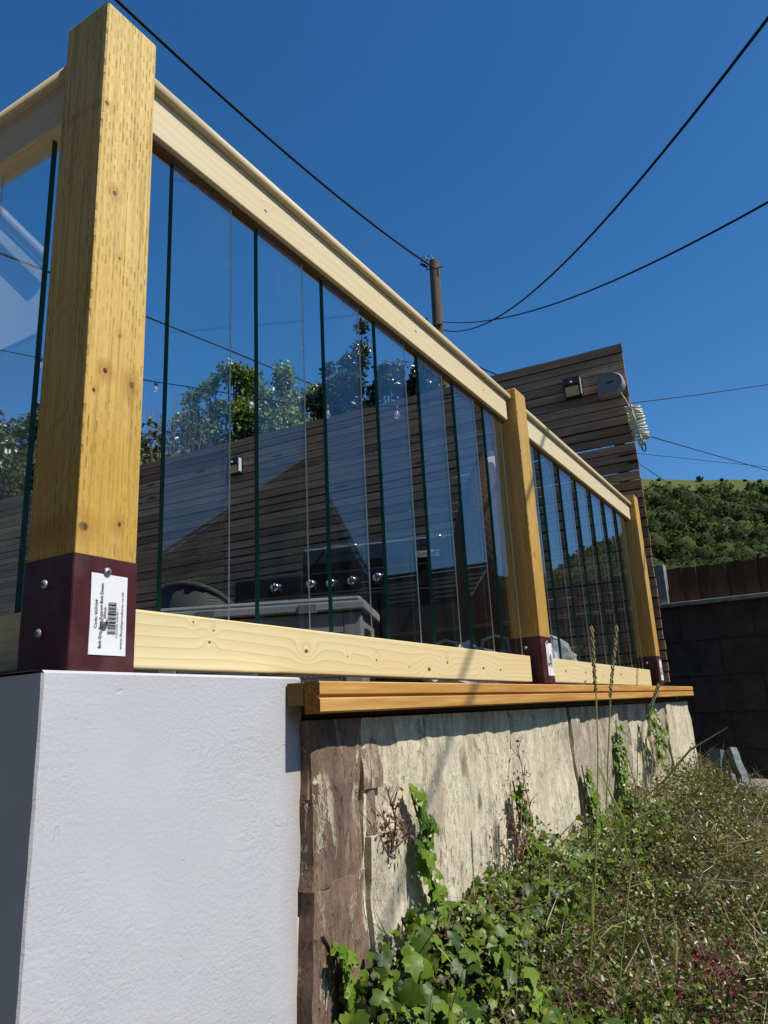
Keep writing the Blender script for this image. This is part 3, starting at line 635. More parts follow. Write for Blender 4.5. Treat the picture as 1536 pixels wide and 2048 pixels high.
def stone_wall():
    t = thing('stone_wall', (0, 0, 0), 'old retaining wall of brown and cream stone slabs below the orange deck edge', 'wall')
    zt, zb = 0.0, -0.75
    B, C, G = M['stone_brown'], M['stone_cream'], M['stone_grey']
    slab('stone', 1.062, 1.212, -0.262, zt, 0.776, B, t, 1, rag=.003, lean=(-.04, 0))
    slab('stone', 1.048, 1.2105, zb, -0.2555, 0.7735, B, t, 2, rag=.004, lean=(-.04, 0))
    slab('stone', 1.2145, 1.268, -0.125, zt, 0.770, B, t, 3, rag=.004)
    slab('stone', 1.2145, 1.246, -0.235, -0.128, 0.772, B, t, 4, rag=.004)
    slab('stone', 1.2145, 1.330, zb, -0.205, 0.763, C, t, 5, rag=.003, lean=(0, 0.06), relief=.0045)
    slab('stone', 1.2145, 1.962, zb, zt, 0.778, C, t, 6, rag=.004, lean=(0.0, 0.03), tilt=.004, relief=.0045)
    slab('stone', 1.970, 2.455, zb, zt, 0.784, C, t, 7, rag=.006, lean=(0.02, 0.07), tilt=-.010, relief=.0045)
    slab('stone', 2.46, 2.585, zb, zt, 0.774, G, t, 8, rag=.008, lean=(0.06, 0.06), tilt=.006, relief=.0045)
    slab('stone', 2.59, 3.06, zb, zt, 0.778, G, t, 9, rag=.008, lean=(0.06, 0.02), tilt=-.018, relief=.005)
    slab('stone', 3.09, 3.32, zb, zt, 0.796, G, t, 10, rag=.014, lean=(0.02, 0.02))
    slab('stone', 3.34, 3.71, zb, zt, 0.802, C, t, 11, rag=.014)
    slab('stone', 3.73, 3.96, zb, zt, 0.784, G, t, 12, rag=.014, tilt=-.02)
    slab('stone', 3.97, 4.62, zb, zt, 0.764, C, t, 13, rag=.012, lean=(0.0, 0.30), tilt=.01, relief=.005)
    MB().box((1.075, 0.815, zb), (4.6, 1.15, -0.002)).build('mortar_core', M['core'], t)
    # ragged rubble strip at the exposed left end
    z = -0.012
    for k in range(16):
        hh = rnd.uniform(.03, .085)
        if z - hh < -.72: break
        slab('rubble', 1.0635 + 0.045 * z, 1.082, z - hh, z - 0.0012, 0.786 + rnd.uniform(-.001, .002), B, t, 30 + k, rag=.0025, depth=.03, relief=.006); z -= hh
stone_wall()

# ------------------------------------------------------------------ deck and its edge timbers
DZ = 0.072
def deck():
    o = MB().box((0.72, 1.2, -0.06), (4.55, 7.6, DZ - 0.006)).build('deck', M['joist']); tag(o, kind='structure')
    o = MB().box((1.06, 0.806, 0.004), (4.55, 1.198, 0.060)).build('deck_edge', M['joist']); tag(o, kind='structure')
deck()
def edge_board():
    L = 3.60; t = thing('edge_board', (1.022, 0.73, 0.010), 'orange stained grooved deck edge board above the stone wall', 'board')
    b = MB(); prof = [(0.0015, 0.001), (0.0, 0.003), (0.0, 0.0225), (0.0025, 0.0245), (0.0065, 0.025), (0.0065, 0.0285), (0.0025, 0.029), (0.0, 0.031), (0.0, 0.049), (0.002, 0.0512), (0.031, 0.0512), (0.031, 0.0), (0.003, 0.0)]
    b.prism(prof, 0.0, L, 'X', 0)
    for i, f in enumerate(b.f):
        if len(f) == len(prof): b.mi[i] = 1
    o = b.build('board', [M['board'], M['endgrain']], t); t.rotation_euler = (0, -math.radians(0.30), 0)
    return t
edge_board()
def joist():
    t = thing('deck_joist', (1.021, 0.763, 0.006), 'dark sawn joist end wedged between white wall and orange board', 'joist')
    b = MB(); b.box((0, 0, 0.018), (3.5, 0.0335, 0.055), 0, 0.001); b.build('timber', [M['joist']], t)
joist()

# ------------------------------------------------------------------ glass balustrade
YF, YC = 0.819, 0.869          # post front face, rail centre line
def post_zs(i): return [(0.073, 1.129), (0.079, 1.108), (0.090, 1.130)][i]
def label_mesh():
    """paper sticker with printed lettering and bars; origin at its lower left, lying in XZ facing -Y"""
    b = MB(); W, H = 0.058, 0.106; nx, nz = 6, 10; vs = []
    for j in range(nz + 1):
        for i in range(nx + 1):
            x = W * i / nx; z = H * j / nz; vs.append((x + 0.001 * (z / H - .5) * -2, -0.0006 - 0.0005 * abs(float(vnoise2(i * .7, j * .7, 3))), z))
    w = nx + 1; b.add(vs, [(j * w + i, j * w + i + 1, (j + 1) * w + i + 1, (j + 1) * w + i) for j in range(nz) for i in range(nx)], 0, True)
    b.box((0, -0.0004, 0), (W, 0.0, H), 0)
    def put(body, size, x, z, bold=0.0, squeeze=1.0):
        tv, tf = text_mesh(body, size, bold)
        b.add([(x - v.y, -0.0016, z + v.x * squeeze) for v in tv], tf, 1)
    put('Code: 663164', 0.0062, 0.0105, 0.034, 0.00008, 1.05)
    put('Bolt Grip Post Support Bolt Down', 0.0065, 0.0185, 0.0085, 0.00012, 0.93)
    put('100mm', 0.0062, 0.0245, 0.044, 0.00008, 1.0)
    z = 0.028; pat = [1, 1, 2, 1, 1, 2, 1, 3, 2, 1, 1, 1, 2, 2, 1, 1, 3, 1, 1, 2, 1, 1, 2, 2, 1, 1, 1, 2, 3, 1, 1, 1, 2, 1, 1, 2, 2, 1, 1, 1, 1, 2, 2, 1, 1, 1, 1]; on = True
    for k in pat:
        h = k * 0.00062
        if on: b.box((0.0275, -0.0017, z), (0.0405, -0.0016, z + h), 1)
        z += h; on = not on
    put('5 013795 164100 >', 0.0050, 0.0445, 0.0235, 0.0, 0.98)
    put('www.4tradeproducts.co.uk', 0.0062, 0.0520, 0.0085, 0.0, 1.13)
    return b
def screw_mesh():
    b = MB(); b.lathe([(0.0, -0.0045), (0.0022, -0.0045), (0.003, -0.004), (0.0058, -0.003), (0.0058, 0.0), (0.0, 0.0)], (0, 0, 0), (0, 1, 0), 8, 0)
    b.box((-0.0026, -0.0052, -0.0006), (0.0026, -0.0040, 0.0006), 1); b.box((-0.0006, -0.0051, -0.0026), (0.0006, -0.0041, 0.0026), 1)
    return b
def sleeve_mesh():
    """bolt-grip sleeve: square steel collar open at the top, with the clamp flange along its right edge"""
    b = MB(); o, i, h = 0.0525, 0.0505, 0.150
    r = 0.004
    def sq(a, rr):
        pts = []
        for cx, cy, st in ((a - rr, a - rr, 0), (-a + rr, a - rr, 90), (-a + rr, -a + rr, 180), (a - rr, -a + rr, 270)):
            for k in range(4): an = math.radians(st + 30 * k); pts.append((cx + rr * math.cos(an), cy + rr * math.sin(an)))
        return pts
    O = sq(o, r); I = sq(i, r * .5); n = len(O)
    vs = [(x, y, 0) for x, y in O] + [(x, y, h) for x, y in O] + [(x, y, h) for x, y in I] + [(x, y, 0) for x, y in I]
    fs = []
    for a in (0, 1, 2): fs += [(a * n + k, a * n + (k + 1) % n, (a + 1) * n + (k + 1) % n, (a + 1) * n + k) for k in range(n)]
    b.add(vs, fs, 0, False)
    b.box((-0.075, -0.040, -0.0035), (0.060, 0.070, 0.0), 0)          # base plate
    b.box((0.0530, -0.006, 0.004), (0.0560, 0.006, h - 0.006), 0)    # clamp seam
    return b
PROTO = {}
PX = [0.664, 2.434, 4.242]
HPROF = [(-0.030, 0.0), (-0.032, 0.002), (-0.0325, 0.012)] + [(-0.032 * math.cos(math.pi * k / 14), 0.013 + 0.019 * math.sin(math.pi * k / 14)) for k in range(1, 14)] + [(0.0325, 0.012), (0.032, 0.002), (0.030, 0.0)]
def balustrade():
    t = thing('glass_balustrade', (0.664, YC, 0.073), 'long timber and glass balustrade running from the big corner post towards the slatted screen', 'balustrade')
    O = Vector((0.664, YC, 0.073))
    lab = None; scr = None; slv = None
    for i, X in enumerate(PX):
        z0, z1 = post_zs(i); h = z1 - z0
        if i == 2: h = z1 - z0
        b = MB(); b.box((-0.05, -0.05, 0.003), (0.05, 0.05, h), 0, 0.0022)
        # a softly domed sawn top and hairline waney nicks on the front arris
        rr = random.Random(50 + i)
        b.v = [(x + (0.0015 * rr.uniform(-1, 1) if z > h - 0.01 else 0), y, z + (0.0015 * rr.uniform(-1, 1) if z > h - 0.01 else 0)) for x, y, z in b.v]
        b.build('post', M['post'] if i == 0 else M['post_plain'], t, Vector((X, YC, z0)) - O)
        if i == 0:
            s_ = sleeve_mesh().build('post_support', M['maroon'], t, Vector((X, YC, z0)) - O); slv = s_.data
            s_['label'] = 'maroon steel post support with the whole printed sticker visible'
            l_ = label_mesh().build('sticker', [M['paper'], M['ink']], s_, (-0.0245, -0.0527, 0.0215)); lab = l_.data
        else:
            s_ = link('post_support', slv, t, Vector((X, YC, z0)) - O)
            l_ = link('sticker', lab, s_, (-0.0125, -0.0527, 0.0245))
        spots = [((-0.0015, -0.0525, 0.131), 0), ((-0.003, -0.0545, 0.063), 0), ((-0.0525, 0.002, 0.115), 1), ((-0.0525, 0.007, 0.052), 1)]
        for (p, side) in spots:
            if scr is None: o = screw_mesh().build('screw', [M['zinc'], M['black']], s_, p); scr = o.data
            else: o = link('screw', scr, s_, p)
            o.rotation_euler = (0, rr.uniform(0, 3), math.radians(-90) if side else 0)
    # rails for both bays
    hprof = HPROF
    for bay, (xa, xb, h0, h1, r0, r1, l0, l1) in enumerate(((0.716, 2.381, 1.067, 1.067, 0.718, 2.362, 0.718, 2.355), (2.486, 4.190, 1.067, 1.069, 2.489, 4.180, 2.489, 4.135))):
        zc = (h0 + h1) / 2
        xm = (xa + xb) / 2
        b = MB(); b.prism(hprof, -(xb - xa) / 2, (xb - xa) / 2, 'X'); b.sm = [len(f) == 4 for f in b.f]
        o = b.build('handrail', M['hand'], t, Vector((xm, YC, h0)) - O)
        b = MB(); hl = (r1 - r0) / 2; b.box((-hl, -0.020, -0.041), (hl, 0.020, 0.041), 0, 0.0025)
        b.build('top_rail', M['rail'], t, Vector(((r0 + r1) / 2, YC, 1.0255)) - O)
        b = MB(); b.box((-hl, -0.008, -0.004), (hl, 0.008, 0.004), 0); b.build('glazing_bead', M['joist'], t, Vector(((r0 + r1) / 2, YC + 0.0, 0.9795)) - O)
        b = MB(); hl = (l1 - l0) / 2; b.box((-hl, -0.020, -0.041), (hl, 0.020, 0.041), 0, 0.003)
        b.build('bottom_rail', M['rail_low'] if bay == 0 else M['rail_low2'], t, Vector(((l0 + l1) / 2, YC, 0.125 + 0.002 * bay)) - O)
    # toughened panes
    gp = MB(); gw, gh, gt = 0.152, 0.822, 0.005
    def pane_mb():
        g = MB(); g.box((0, -gt, 0), (gw, gt, gh), 0)
        for i, f in enumerate(g.f):
            xs = [g.v[k][0] for k in f]; zs = [g.v[k][2] for k in f]
            if max(xs) < 1e-6: g.mi[i] = 1
            elif min(xs) > gw - 1e-6:
                far = i
            elif max(zs) < 1e-6 or min(zs) > gh - 1e-6: g.mi[i] = 1
        del g.f[far], g.mi[far], g.sm[far]
        g.add([(gw, -gt, 0), (gw, -gt + .0032, 0), (gw, -gt + .0032, gh), (gw, -gt, gh)], [(0, 1, 2, 3)], 2); g.add([(gw, -gt + .0032, 0), (gw, gt, 0), (gw, gt, gh), (gw, -gt + .0032, gh)], [(0, 1, 2, 3)], 0)
        return g
    o = pane_mb().build('glass_pane', [M['glass'], M['edge'], M['edge_far']], t, Vector((0.803, YC, 0.160)) - O); pm = o.data; PROTO['pane'] = pm
    for k in range(1, 7): link('glass_pane', pm, t, Vector((0.803 + 0.2292 * k, YC, 0.160)) - O)
    for k in range(7): link('glass_pane', pm, t, Vector((2.497 + 0.2350 * k, YC, 0.160)) - O)
    # curls of protective film left on the panes by the middle post
    for (x, z0, z1, w) in ((2.515, 0.55, 0.80, 0.012), (2.49, 0.52, 0.95, 0.006)):
        b = MB(); vs = []; n = 16
        for k in range(n + 1):
            z = z0 + (z1 - z0) * k / n; dx = 0.008 * float(vnoise(k * .6, 3)); dy = -0.006 - 0.01 * abs(float(vnoise(k * .5, 5)))
            vs += [(x + dx, YC - 0.0062, z), (x + dx + w * .5, YC - 0.0062 + dy, z + .004), (x + dx + w, YC - 0.0065 + dy * .3, z)]
        b.add([Vector(v) - O for v in vs], [(3 * k + j, 3 * k + j + 1, 3 * k + j + 4, 3 * k + j + 3) for k in range(n) for j in (0, 1)], 0, True)
        b.build('film_curl', M['film'], t, fix=False)
    return t
bal = balustrade()
def wing():
    """the run that turns the corner to the left, along +Y from the corner post"""
    t = thing('glass_balustrade', (0.664, 0.921, 0.073), 'timber and glass balustrade wing turning left from the big corner post, cut by the frame', 'balustrade')
    O = Vector((0.664, 0.921, 0.073)); L = 1.66
    rot = Matrix.Rotation(math.radians(90), 4, 'Z')
    def at(o, y, z): o.location = Vector((0.664, y, z)) - O; o.rotation_euler = (0, 0, math.radians(90)); return o
    hprof = HPROF
    b = MB(); b.prism(hprof, -L / 2, L / 2, 'X'); b.sm = [len(f) == 4 for f in b.f]; at(b.build('handrail', M['hand'], t), 0.921 + L / 2, 1.072)
    b = MB(); b.box((-L / 2, -0.020, -0.041), (L / 2, 0.020, 0.041), 0, .0025); at(b.build('top_rail', M['rail'], t), 0.922 + L / 2, 1.030)
    b = MB(); b.box((-L / 2, -0.020, -0.041), (L / 2, 0.020, 0.041), 0, .003); at(b.build('bottom_rail', M['rail_low2'], t), 0.922 + L / 2, 0.125)
    for k in range(6):
        o = link('glass_pane', PROTO['pane'], t); at(o, 1.006 + 0.2292 * k, 0.160); o.scale = (1, 1, 1.03)
    b = MB(); b.box((-0.05, -0.05, 0.003), (0.05, 0.05, 1.056), 0, .002); o = b.build('post', M['post_plain'], t); o.location = Vector((0.664, 0.922 + L + 0.05, 0.073)) - O
    s_ = link('post_support', bpy.data.objects['post_support'].data, t, Vector((0.664, 0.922 + L + 0.05, 0.073)) - O)
wing()

# ------------------------------------------------------------------ slatted privacy screen
SX = lambda y: 4.35 - 0.064 * (y - 0.8)
def screen():
    ang = math.atan(-0.064)   # along +Y the screen comes slightly nearer
    t = thing('slatted_screen', (4.35, 0.80, DZ), 'tall brown horizontal slat screen closing the far end of the deck', 'screen')
    t.rotation_euler = (0, 0, math.radians(90) - ang * -1 if False else math.radians(90) + 0.064)
    # local x runs along the screen away from the railing, local -y ... towards the deck is +y local
    mb_ = MB(); rows = 35; pitch = 0.0578; seg = [(0.0, 3.02), (3.024, 6.9)]
    for k in range(rows):
        z = 0.035 + pitch * k
        for (a, c) in seg:
            gap = rnd.choice([0.007, 0.008, 0.008, 0.009, 0.011])
            hgt = pitch - gap
            j = 0.006 * rnd.random() if a == 0 else 0
            b = MB(); n = 8; L = c - a; ph = rnd.random() * 50
            vs = []
            for i in range(n + 1):
                x = a - j + (L + j) * i / n; dz = 0.0022 * float(vnoise(i * 0.9 + ph, 3)); dy = 0.0015 * float(vnoise(i * 1.1 + ph, 7))
                vs += [(x, dy, dz), (x, dy, hgt + dz), (x, dy - 0.019, hgt + dz), (x, dy - 0.019, dz)]
            fs = [(4 * i + q, 4 * i + (q + 1) % 4, 4 * i + 4 + (q + 1) % 4, 4 * i + 4 + q) for i in range(n) for q in range(4)] + [(0, 1, 2, 3), tuple(4 * n + q for q in (3, 2, 1, 0))]
            b.add(vs, fs); b.build('slat', M['slat'], t, (0, 0, z))
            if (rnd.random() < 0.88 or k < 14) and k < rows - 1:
                a2 = a + (L * rnd.uniform(.1, .5) if rnd.random() < .25 else 0); mb_.box((a2, -0.0235, z + hgt - 0.012), (c, -0.0205, z + pitch + 0.012))  # black strips behind most gaps paint in their shade
    for x in (0.06, 1.5, 3.02, 4.5, 6.0):
        MB().box((x, -0.084, -0.06), (x + 0.06, -0.0245, 2.03)).build('upright', M['slatpost'], t)
    o = mb_.build('gap_shade_strips', M['gap_shade'], t); o['kind'] = 'stuff'
    b = MB()
    for k in range(rows):
        for x in (0.09, 0.075, 1.53, 3.0, 3.05, 4.53):
            b.lathe([(0, .0012), (.0035, .001), (.004, 0)], (x, 0.0012, 0.035 + pitch * k + .025), (0, 1, 0), 6)
    o = b.build('screw_heads', M['black'], t); o['kind'] = 'stuff'
    return t
scr_t = screen()

# things fixed to the screen
def solar_light(y, z, label):
    t = thing('solar_light', (SX(y) - 0.002, y, z), label, 'light', 'solar lights on the slatted screen'); t.rotation_euler = (0, 0, math.radians(90) + 0.064)
    # local: x along screen, y towards the viewer
    b = MB(); b.prism([(0.0, 0.0), (0.028, 0.0), (0.062, 0.075), (0.055, 0.122), (0.0, 0.135)], -0.05, 0.05, 'X'); b.build('housing', M['black'], t)
    b = MB(); b.add([(-0.041, 0.0324, 0.008), (0.041, 0.0324, 0.008), (0.041, 0.0565, 0.060), (-0.041, 0.0565, 0.060)], [(0, 1, 2, 3)])
    b.add([(-0.041, 0.0300, 0.008), (0.041, 0.0300, 0.008), (0.041, 0.0540, 0.060), (-0.041, 0.0540, 0.060)], [(3, 2, 1, 0)]); b.add([(-0.041, 0.0324, 0.008), (0.041, 0.0324, 0.008), (0.041, 0.03, 0.008), (-0.041, 0.03, 0.008)], [(0, 1, 2, 3)]); b.build('led_panel', M['lens'], t)
    MB().lathe([(0, .014), (.006, .012), (.009, .006), (.009, 0)], (0, 0.0595, 0.085), (0, 1, -.25), 10).build('motion_sensor', M['pale_plastic'], t)
    b = MB(); b.box((-0.0535, 0.012, 0.012), (-0.0505, 0.046, 0.118)); b.build('side_panel', M['solar'], t)
    return t
solar_light(1.112, 1.835, 'black solar wall light on the screen beside the grey reel')
solar_light(3.70, 1.84, 'black solar wall light on the screen seen through the glass')
def reel():
    t = thing('clothesline_reel', (SX(0.88) - 0.002, 0.885, 1.782), 'grey retractable clothesline reel at the upper right of the slatted screen', 'clothesline reel'); t.rotation_euler = (0, 0, math.radians(90) + 0.064)
    def outline(s):
        pts = [(-0.072 * s, -0.068 * s), (-0.072 * s, -0.02 * s)]
        for k in range(15):
            a = math.radians(200 - 0) if False else math.radians(-100 + 190 * k / 14)
        arc = [(-0.005 + 0.078 * s * math.cos(math.radians(a)), 0.005 + 0.07 * s * math.sin(math.radians(a))) for a in range(-80, 96, 11)]
        return arc + [(0.055 * s, 0.074 * s), (0.078 * s, 0.055 * s), (0.080 * s, 0.030 * s), (0.070 * s, 0.026 * s), (0.070 * s, -0.04 * s), (0.082 * s, -0.048 * s), (0.076 * s, -0.068 * s)]
    # local x grows away from the rail (left in the photo): rounded side is towards -x
    def shape(s): return [(-(x), z + 0.073) for x, z in [(-0.078 * s, 0.045 * s), (-0.060 * s, 0.070 * s)] + [(0.0 + 0.082 * s * math.cos(math.radians(a)), 0.0 + 0.073 * s * math.sin(math.radians(a))) for a in range(90, -91, -12)] + [(-0.066 * s, -0.072 * s), (-0.080 * s, -0.056 * s), (-0.072 * s, -0.040 * s), (-0.068 * s, 0.018 * s), (-0.080 * s, 0.024 * s)]]
    b = MB(); o = shape(1.0); i = shape(0.90); n = len(o)
    vs = [(x, 0.0, z) for x, z in o] + [(x, 0.055, z) for x, z in o] + [(x, 0.072, z) for x, z in i]
    fs = [(a * n + k, a * n + (k + 1) % n, (a + 1) * n + (k + 1) % n, (a + 1) * n + k) for a in (0, 1) for k in range(n)]
    b.add(vs, fs); b.add([(x, 0.0, z) for x, z in o], [list(range(n))]); b.build('casing', M['pale_plastic'], t)
    f = shape(0.895); b = MB(); b.prism(f, 0.066, 0.0735, 'Y'); b.build('face_plate', M['reel_face'], t)
    b = MB(); b.box((-0.022, 0.0735, 0.071), (0.016, 0.0742, 0.080)); b.build('maker_mark', M['black'], t)
    MB().tube([(-0.052, 0.03, 0.012), (-0.075, 0.03, -0.045), (-0.090, 0.03, -0.085)], 0.0028, 6).build('line_end', M['cream_rope'], t)
reel()
def rope():
    t = thing('rope_hank', (4.325, 0.782, 1.70), 'hank of cream rope wound in coils hanging at the screen edge below the reel', 'rope')
    for k in range(13):
        z = -0.012 - 0.0165 * k; c = -0.004 - 0.0022 * k; b = MB(); pts = []
        for a in range(17):
            an = 2 * math.pi * a / 16; pts.append((0.018 * math.sin(an) - 0.004, c + 0.042 * math.cos(an) + 0.005 * rnd.uniform(-1, 1), z + 0.009 * math.sin(an + 1 + k * .7) + 0.003 * rnd.uniform(-1, 1) + 0.002 * rnd.uniform(-1, 1)))
        b.tube(pts, 0.0055, 6, cap=False); b.build('rope_coil', M['cream_rope'], t)
    b = MB(); b.tube([(-0.02, 0.0, 0.0), (-0.026, -0.004, -0.06), (-0.02, -0.018, -0.13), (-0.024, -0.03, -0.22)], 0.006, 6); b.build('binding', M['cream_rope'], t)
    for s in range(5):
        b = MB(); b.tube([(-0.01, -0.01 - .008 * s, -0.225), (-0.02 - .01 * rnd.random(), -0.012 - .01 * s, -0.25), (-0.01, -0.02 - .006 * s, -0.262 + .02 * rnd.random())], 0.005, 6); b.build('loose_end', M['cream_rope'], t)
    b = MB(); b.tube([(-.01, -0.02, -0.25), (-.012, -0.026, -0.285), (-.012, -0.036, -0.30), (-.012, -0.046, -0.285), (-.01, -0.044, -0.25)], 0.004, 6); b.build('hook', M['black'], t)
rope()

# ------------------------------------------------------------------ deck furniture behind the glass
def storage_box():
    X0, Y0, Y1, top = 3.0, 1.88, 2.90, 0.55; D = 0.55
    t = thing('storage_box', (X0, Y0, DZ), 'grey plastic garden storage box with weave pattern front', 'storage box', None, (0, 0, math.radians(24)))
    h = top - DZ; W = Y1 - Y0
    b = MB()
    b.box((0.02, 0.02, 0.0), (D - 0.02, W - 0.02, h - 0.06), 0, 0.01)
    b.box((0.008, 0.012, 0.0), (0.06, 0.10, h - 0.062), 0, 0.008); b.box((0.008, W - 0.10, 0.0), (0.06, W - 0.012, h - 0.062), 0, 0.008)
    b.box((0.010, 0.10, h - 0.16), (0.03, W - 0.1, h - 0.064), 0, 0.004); b.build('tub', M['grey_plastic'], t)
    for (a, c) in ((0.115, W / 2 - 0.02), (W / 2 + 0.02, W - 0.115)):
        b = MB(); b.box((0.012, a, 0.06), (0.0195, c, h - 0.175))
        nr = 9; nc = 14
        for r in range(nr):
            for q in range(nc):
                z = 0.065 + (h - 0.245) * r / nr; y = a + (c - a) * (q + (0.5 if r % 2 else 0.0)) / nc
                if y + (c - a) / nc * .92 > c: continue
                b.box((0.006, y, z), (0.0125, y + (c - a) / nc * .9, z + (h - 0.245) / nr * .85))
        b.build('weave_panel', M['grey_plastic_dark'], t)
    b = MB(); b.box((-0.012, -0.010, h - 0.056), (D + 0.01, W + 0.01, h - 0.012), 0, 0.008); b.box((0.0, 0.012, h - 0.014), (D - 0.01, W - 0.012, h + 0.012), 0, 0.012); b.build('lid', M['grey_plastic'], t)
    for y in (0.22, W - 0.30):
        b = MB(); b.box((-0.018, y, h - 0.062), (-0.0125, y + 0.09, h - 0.018), 0, .002); b.build('lid_catch', M['grey_plastic_dark'], t)
    b = MB(); b.box((0.14, 0.008, h - 0.17), (0.30, 0.0175, h - 0.13)); b.box((0.12, 0.004, h - 0.19), (0.32, 0.0078, h - 0.178)); b.build('side_handle', M['black'], t)
    b = MB()
    for k in range(10): b.box((0.08 + 0.03 * k, 0.014, 0.05), (0.092 + 0.03 * k, 0.0195, h - 0.22))
    b.build('side_ribs', M['grey_plastic'], t)
storage_box()

def barbecue():
    X0 = 3.70; Yr, Yl = 1.62, 3.02
    t = thing('barbecue', (X0, Yr, DZ), 'black gas barbecue with chrome knobs and two lid handles in front of the screen', 'barbecue', None, (0, 0, math.radians(16)))
    W = Yl - Yr
    def pt(px, py, X):
        th = math.radians(16); e = np.array([-math.sin(th), math.cos(th)]); nn = np.array([math.cos(th), math.sin(th)]); v = ray(px, py); k = (nn @ np.array([X0, Yr])) / (nn @ v[:2]); p = v * k; return (p[:2] - np.array([X0, Yr])) @ e, p[2] - DZ
    zp = pt(625, 1165, X0)[1]       # knob row height
    y0, y1 = 0.0, 0.98              # firebox width (lid)
    b = MB(); b.box((0.03, y0 + 0.02, 0.06), (0.52, y1 - 0.02, zp - 0.09), 0, .008); b.box((0.02, y0 + .03, 0.1), (0.0295, y0 + .52, zp - .11)); b.box((0.02, y0 + .535, 0.1), (0.0295, y1 - .03, zp - .11)); b.build('cabinet', M['black'], t)
    b = MB(); b.box((0.0, y0 - 0.02, zp - 0.075), (0.05, W, zp + 0.055), 0, .012); b.build('control_panel', M['black_enamel'], t)
    b = MB(); b.box((0.05, y1 + .005, zp + 0.02), (0.50, W, zp + 0.05), 0, .006); b.build('side_shelf', M['black_enamel'], t)
    b = MB(); b.lathe([(0, .03), (.10, .03), (.115, .0)], (0.26, (y1 + W) / 2, zp + 0.051), (0, 0, 1), 14); b.tube([(0.1, (y1 + W) / 2, zp + .087), (0.42, (y1 + W) / 2, zp + .087)], .006, 6); b.tube([(0.26, y1 + .05, zp + .09), (0.26, W - .04, zp + .09)], .006, 6); b.build('side_burner', M['black'], t)
    # curved lid profile in x,z extruded along y
    zl = zp + 0.058
    prof = [(0.02, zl), (0.015, zl + 0.05), (0.03, zl + 0.13), (0.08, zl + 0.165), (0.16, zl + 0.185), (0.30, zl + 0.19), (0.46, zl + 0.16), (0.52, zl + 0.10), (0.52, zl)]
    def P(x, y, z): return (x, y, z)
    for a, c in ((y0 + .005, y1 / 2 - .003), (y1 / 2 + .003, y1 - .005)):
        b = MB(); n = len(prof); vs = [(x, a, z) for x, z in prof] + [(x, c, z) for x, z in prof]
        b.add(vs, [(i, i + 1, n + i + 1, n + i) for i in range(n - 1)] + [list(range(n)), list(range(n, 2 * n))[::-1]]); lid = b.build('lid', M['black_enamel'], t)
        cy = (a + c) / 2; hw = 0.115; b = MB(); b.tube([(0.03, cy - hw, zl + .12), (-0.025, cy - hw + .012, zl + .125), (-0.03, cy - hw + .03, zl + .13), (-0.032, cy, zl + .137), (-0.03, cy + hw - .03, zl + .13), (-0.025, cy + hw - .012, zl + .125), (0.03, cy + hw, zl + .12)], .0075, 8); b.build('handle', M['chrome'], lid)
    b = MB(); b.tube([(0.035, y0 + .01, zl + .138), (0.035, y1 - .01, zl + .138)], .006, 6); b.build('lid_trim', M['iron'], t)
    for px, py in ((553, 1177), (624, 1170), (664, 1168), (706, 1163), (757, 1156)):
        y, z = pt(px, py, X0); b = MB(); b.lathe([(0, -.038), (.020, -.038), (.026, -.032), (.028, -.012), (.034, -.006), (.034, 0), (0, 0)], (0, 0, 0), (1, 0, 0), 18); b.box((-.048, -.004, -.022), (-.036, .004, .022)); b.build('knob', M['chrome'], t, (-0.001, y, z))
    # badge
    y, z = pt(908, 1135, X0); y2, _ = pt(871, 1125, X0); w = 0.135; yb = 0.17; zb_ = zl + 0.045
    b = MB(); b.box((0.0085, yb, zb_ - .018), (0.012, yb + w, zb_ + .018), 0, .001)
    b.lathe([(0.009, -.0008), (.0125, -.0008), (.0125, 0)], (0.0085, yb + w - .017, zb_), (1, 0, 0), 14, 1)
    tv, tf = text_mesh('OUTBACK', 0.023, 0.0003); b.add([(0.0078, yb + w - .034 - v.x, zb_ - .008 + v.y) for v in tv], tf, 1)
    b.build('badge', [M['pale_plastic'], M['black']], t)
    for y in (0.06, y1 - .1):
        b = MB(); b.lathe([(0, -.012), (.03, -.012), (.03, .012), (0, .012)], (0.1, y, 0.031), (0, 1, 0), 12); b.build('caster', M['black'], t)
barbecue()

def wicker_chair(x, y, rz, label):
    t = thing('wicker_chair', (x, y, DZ), label, 'chair', 'grey wicker garden chairs', (0, 0, rz)); t.scale = (0.9, 0.86, 0.97)
    b = MB(); n = 14; vs = []
    W = 0.33; H = 0.83
    for k in range(n + 1):
        a = math.radians(-100 + 200 * k / n); px = 0.30 * math.cos(a); py = W * math.sin(a); top = H - 0.25 * (abs(a) / math.radians(100)) ** 2.2
        for (r, z) in ((1.0, 0.30), (1.0, top * .6), (1.06, top), (0.93, top), (0.90, 0.42)): vs.append((px * r, py * r, z))
    fs = [(5 * k + j, 5 * k + j + 1, 5 * k + 6 + j, 5 * k + 5 + j) for k in range(n) for j in range(4)]
    b.add(vs, fs, 0, True); b.build('shell', M['wicker'], t)
    b = MB(); pts = [vs[5 * k + 2] for k in range(n + 1)]; pts = [(p[0] * .97, p[1] * .97, p[2] + .008) for p in pts]; b.tube(pts, .021, 8); b.build('rim', M['wicker'], t)
    b = MB(); b.box((-0.30, -0.27, 0.30), (0.24, 0.27, 0.40), 0, .03); b.build('seat', M['wicker'], t)
    for sx, sy in ((-.26, -.24), (-.26, .24), (.2, -.24), (.2, .24)):
        b = MB(); b.tube([(sx, sy, .31), (sx * 1.08, sy * 1.08, 0)], .018, 8); b.build('leg', M['black'], t)
wicker_chair(3.72, 3.58, math.radians(180), 'grey wicker chair with curved back left of the barbecue')
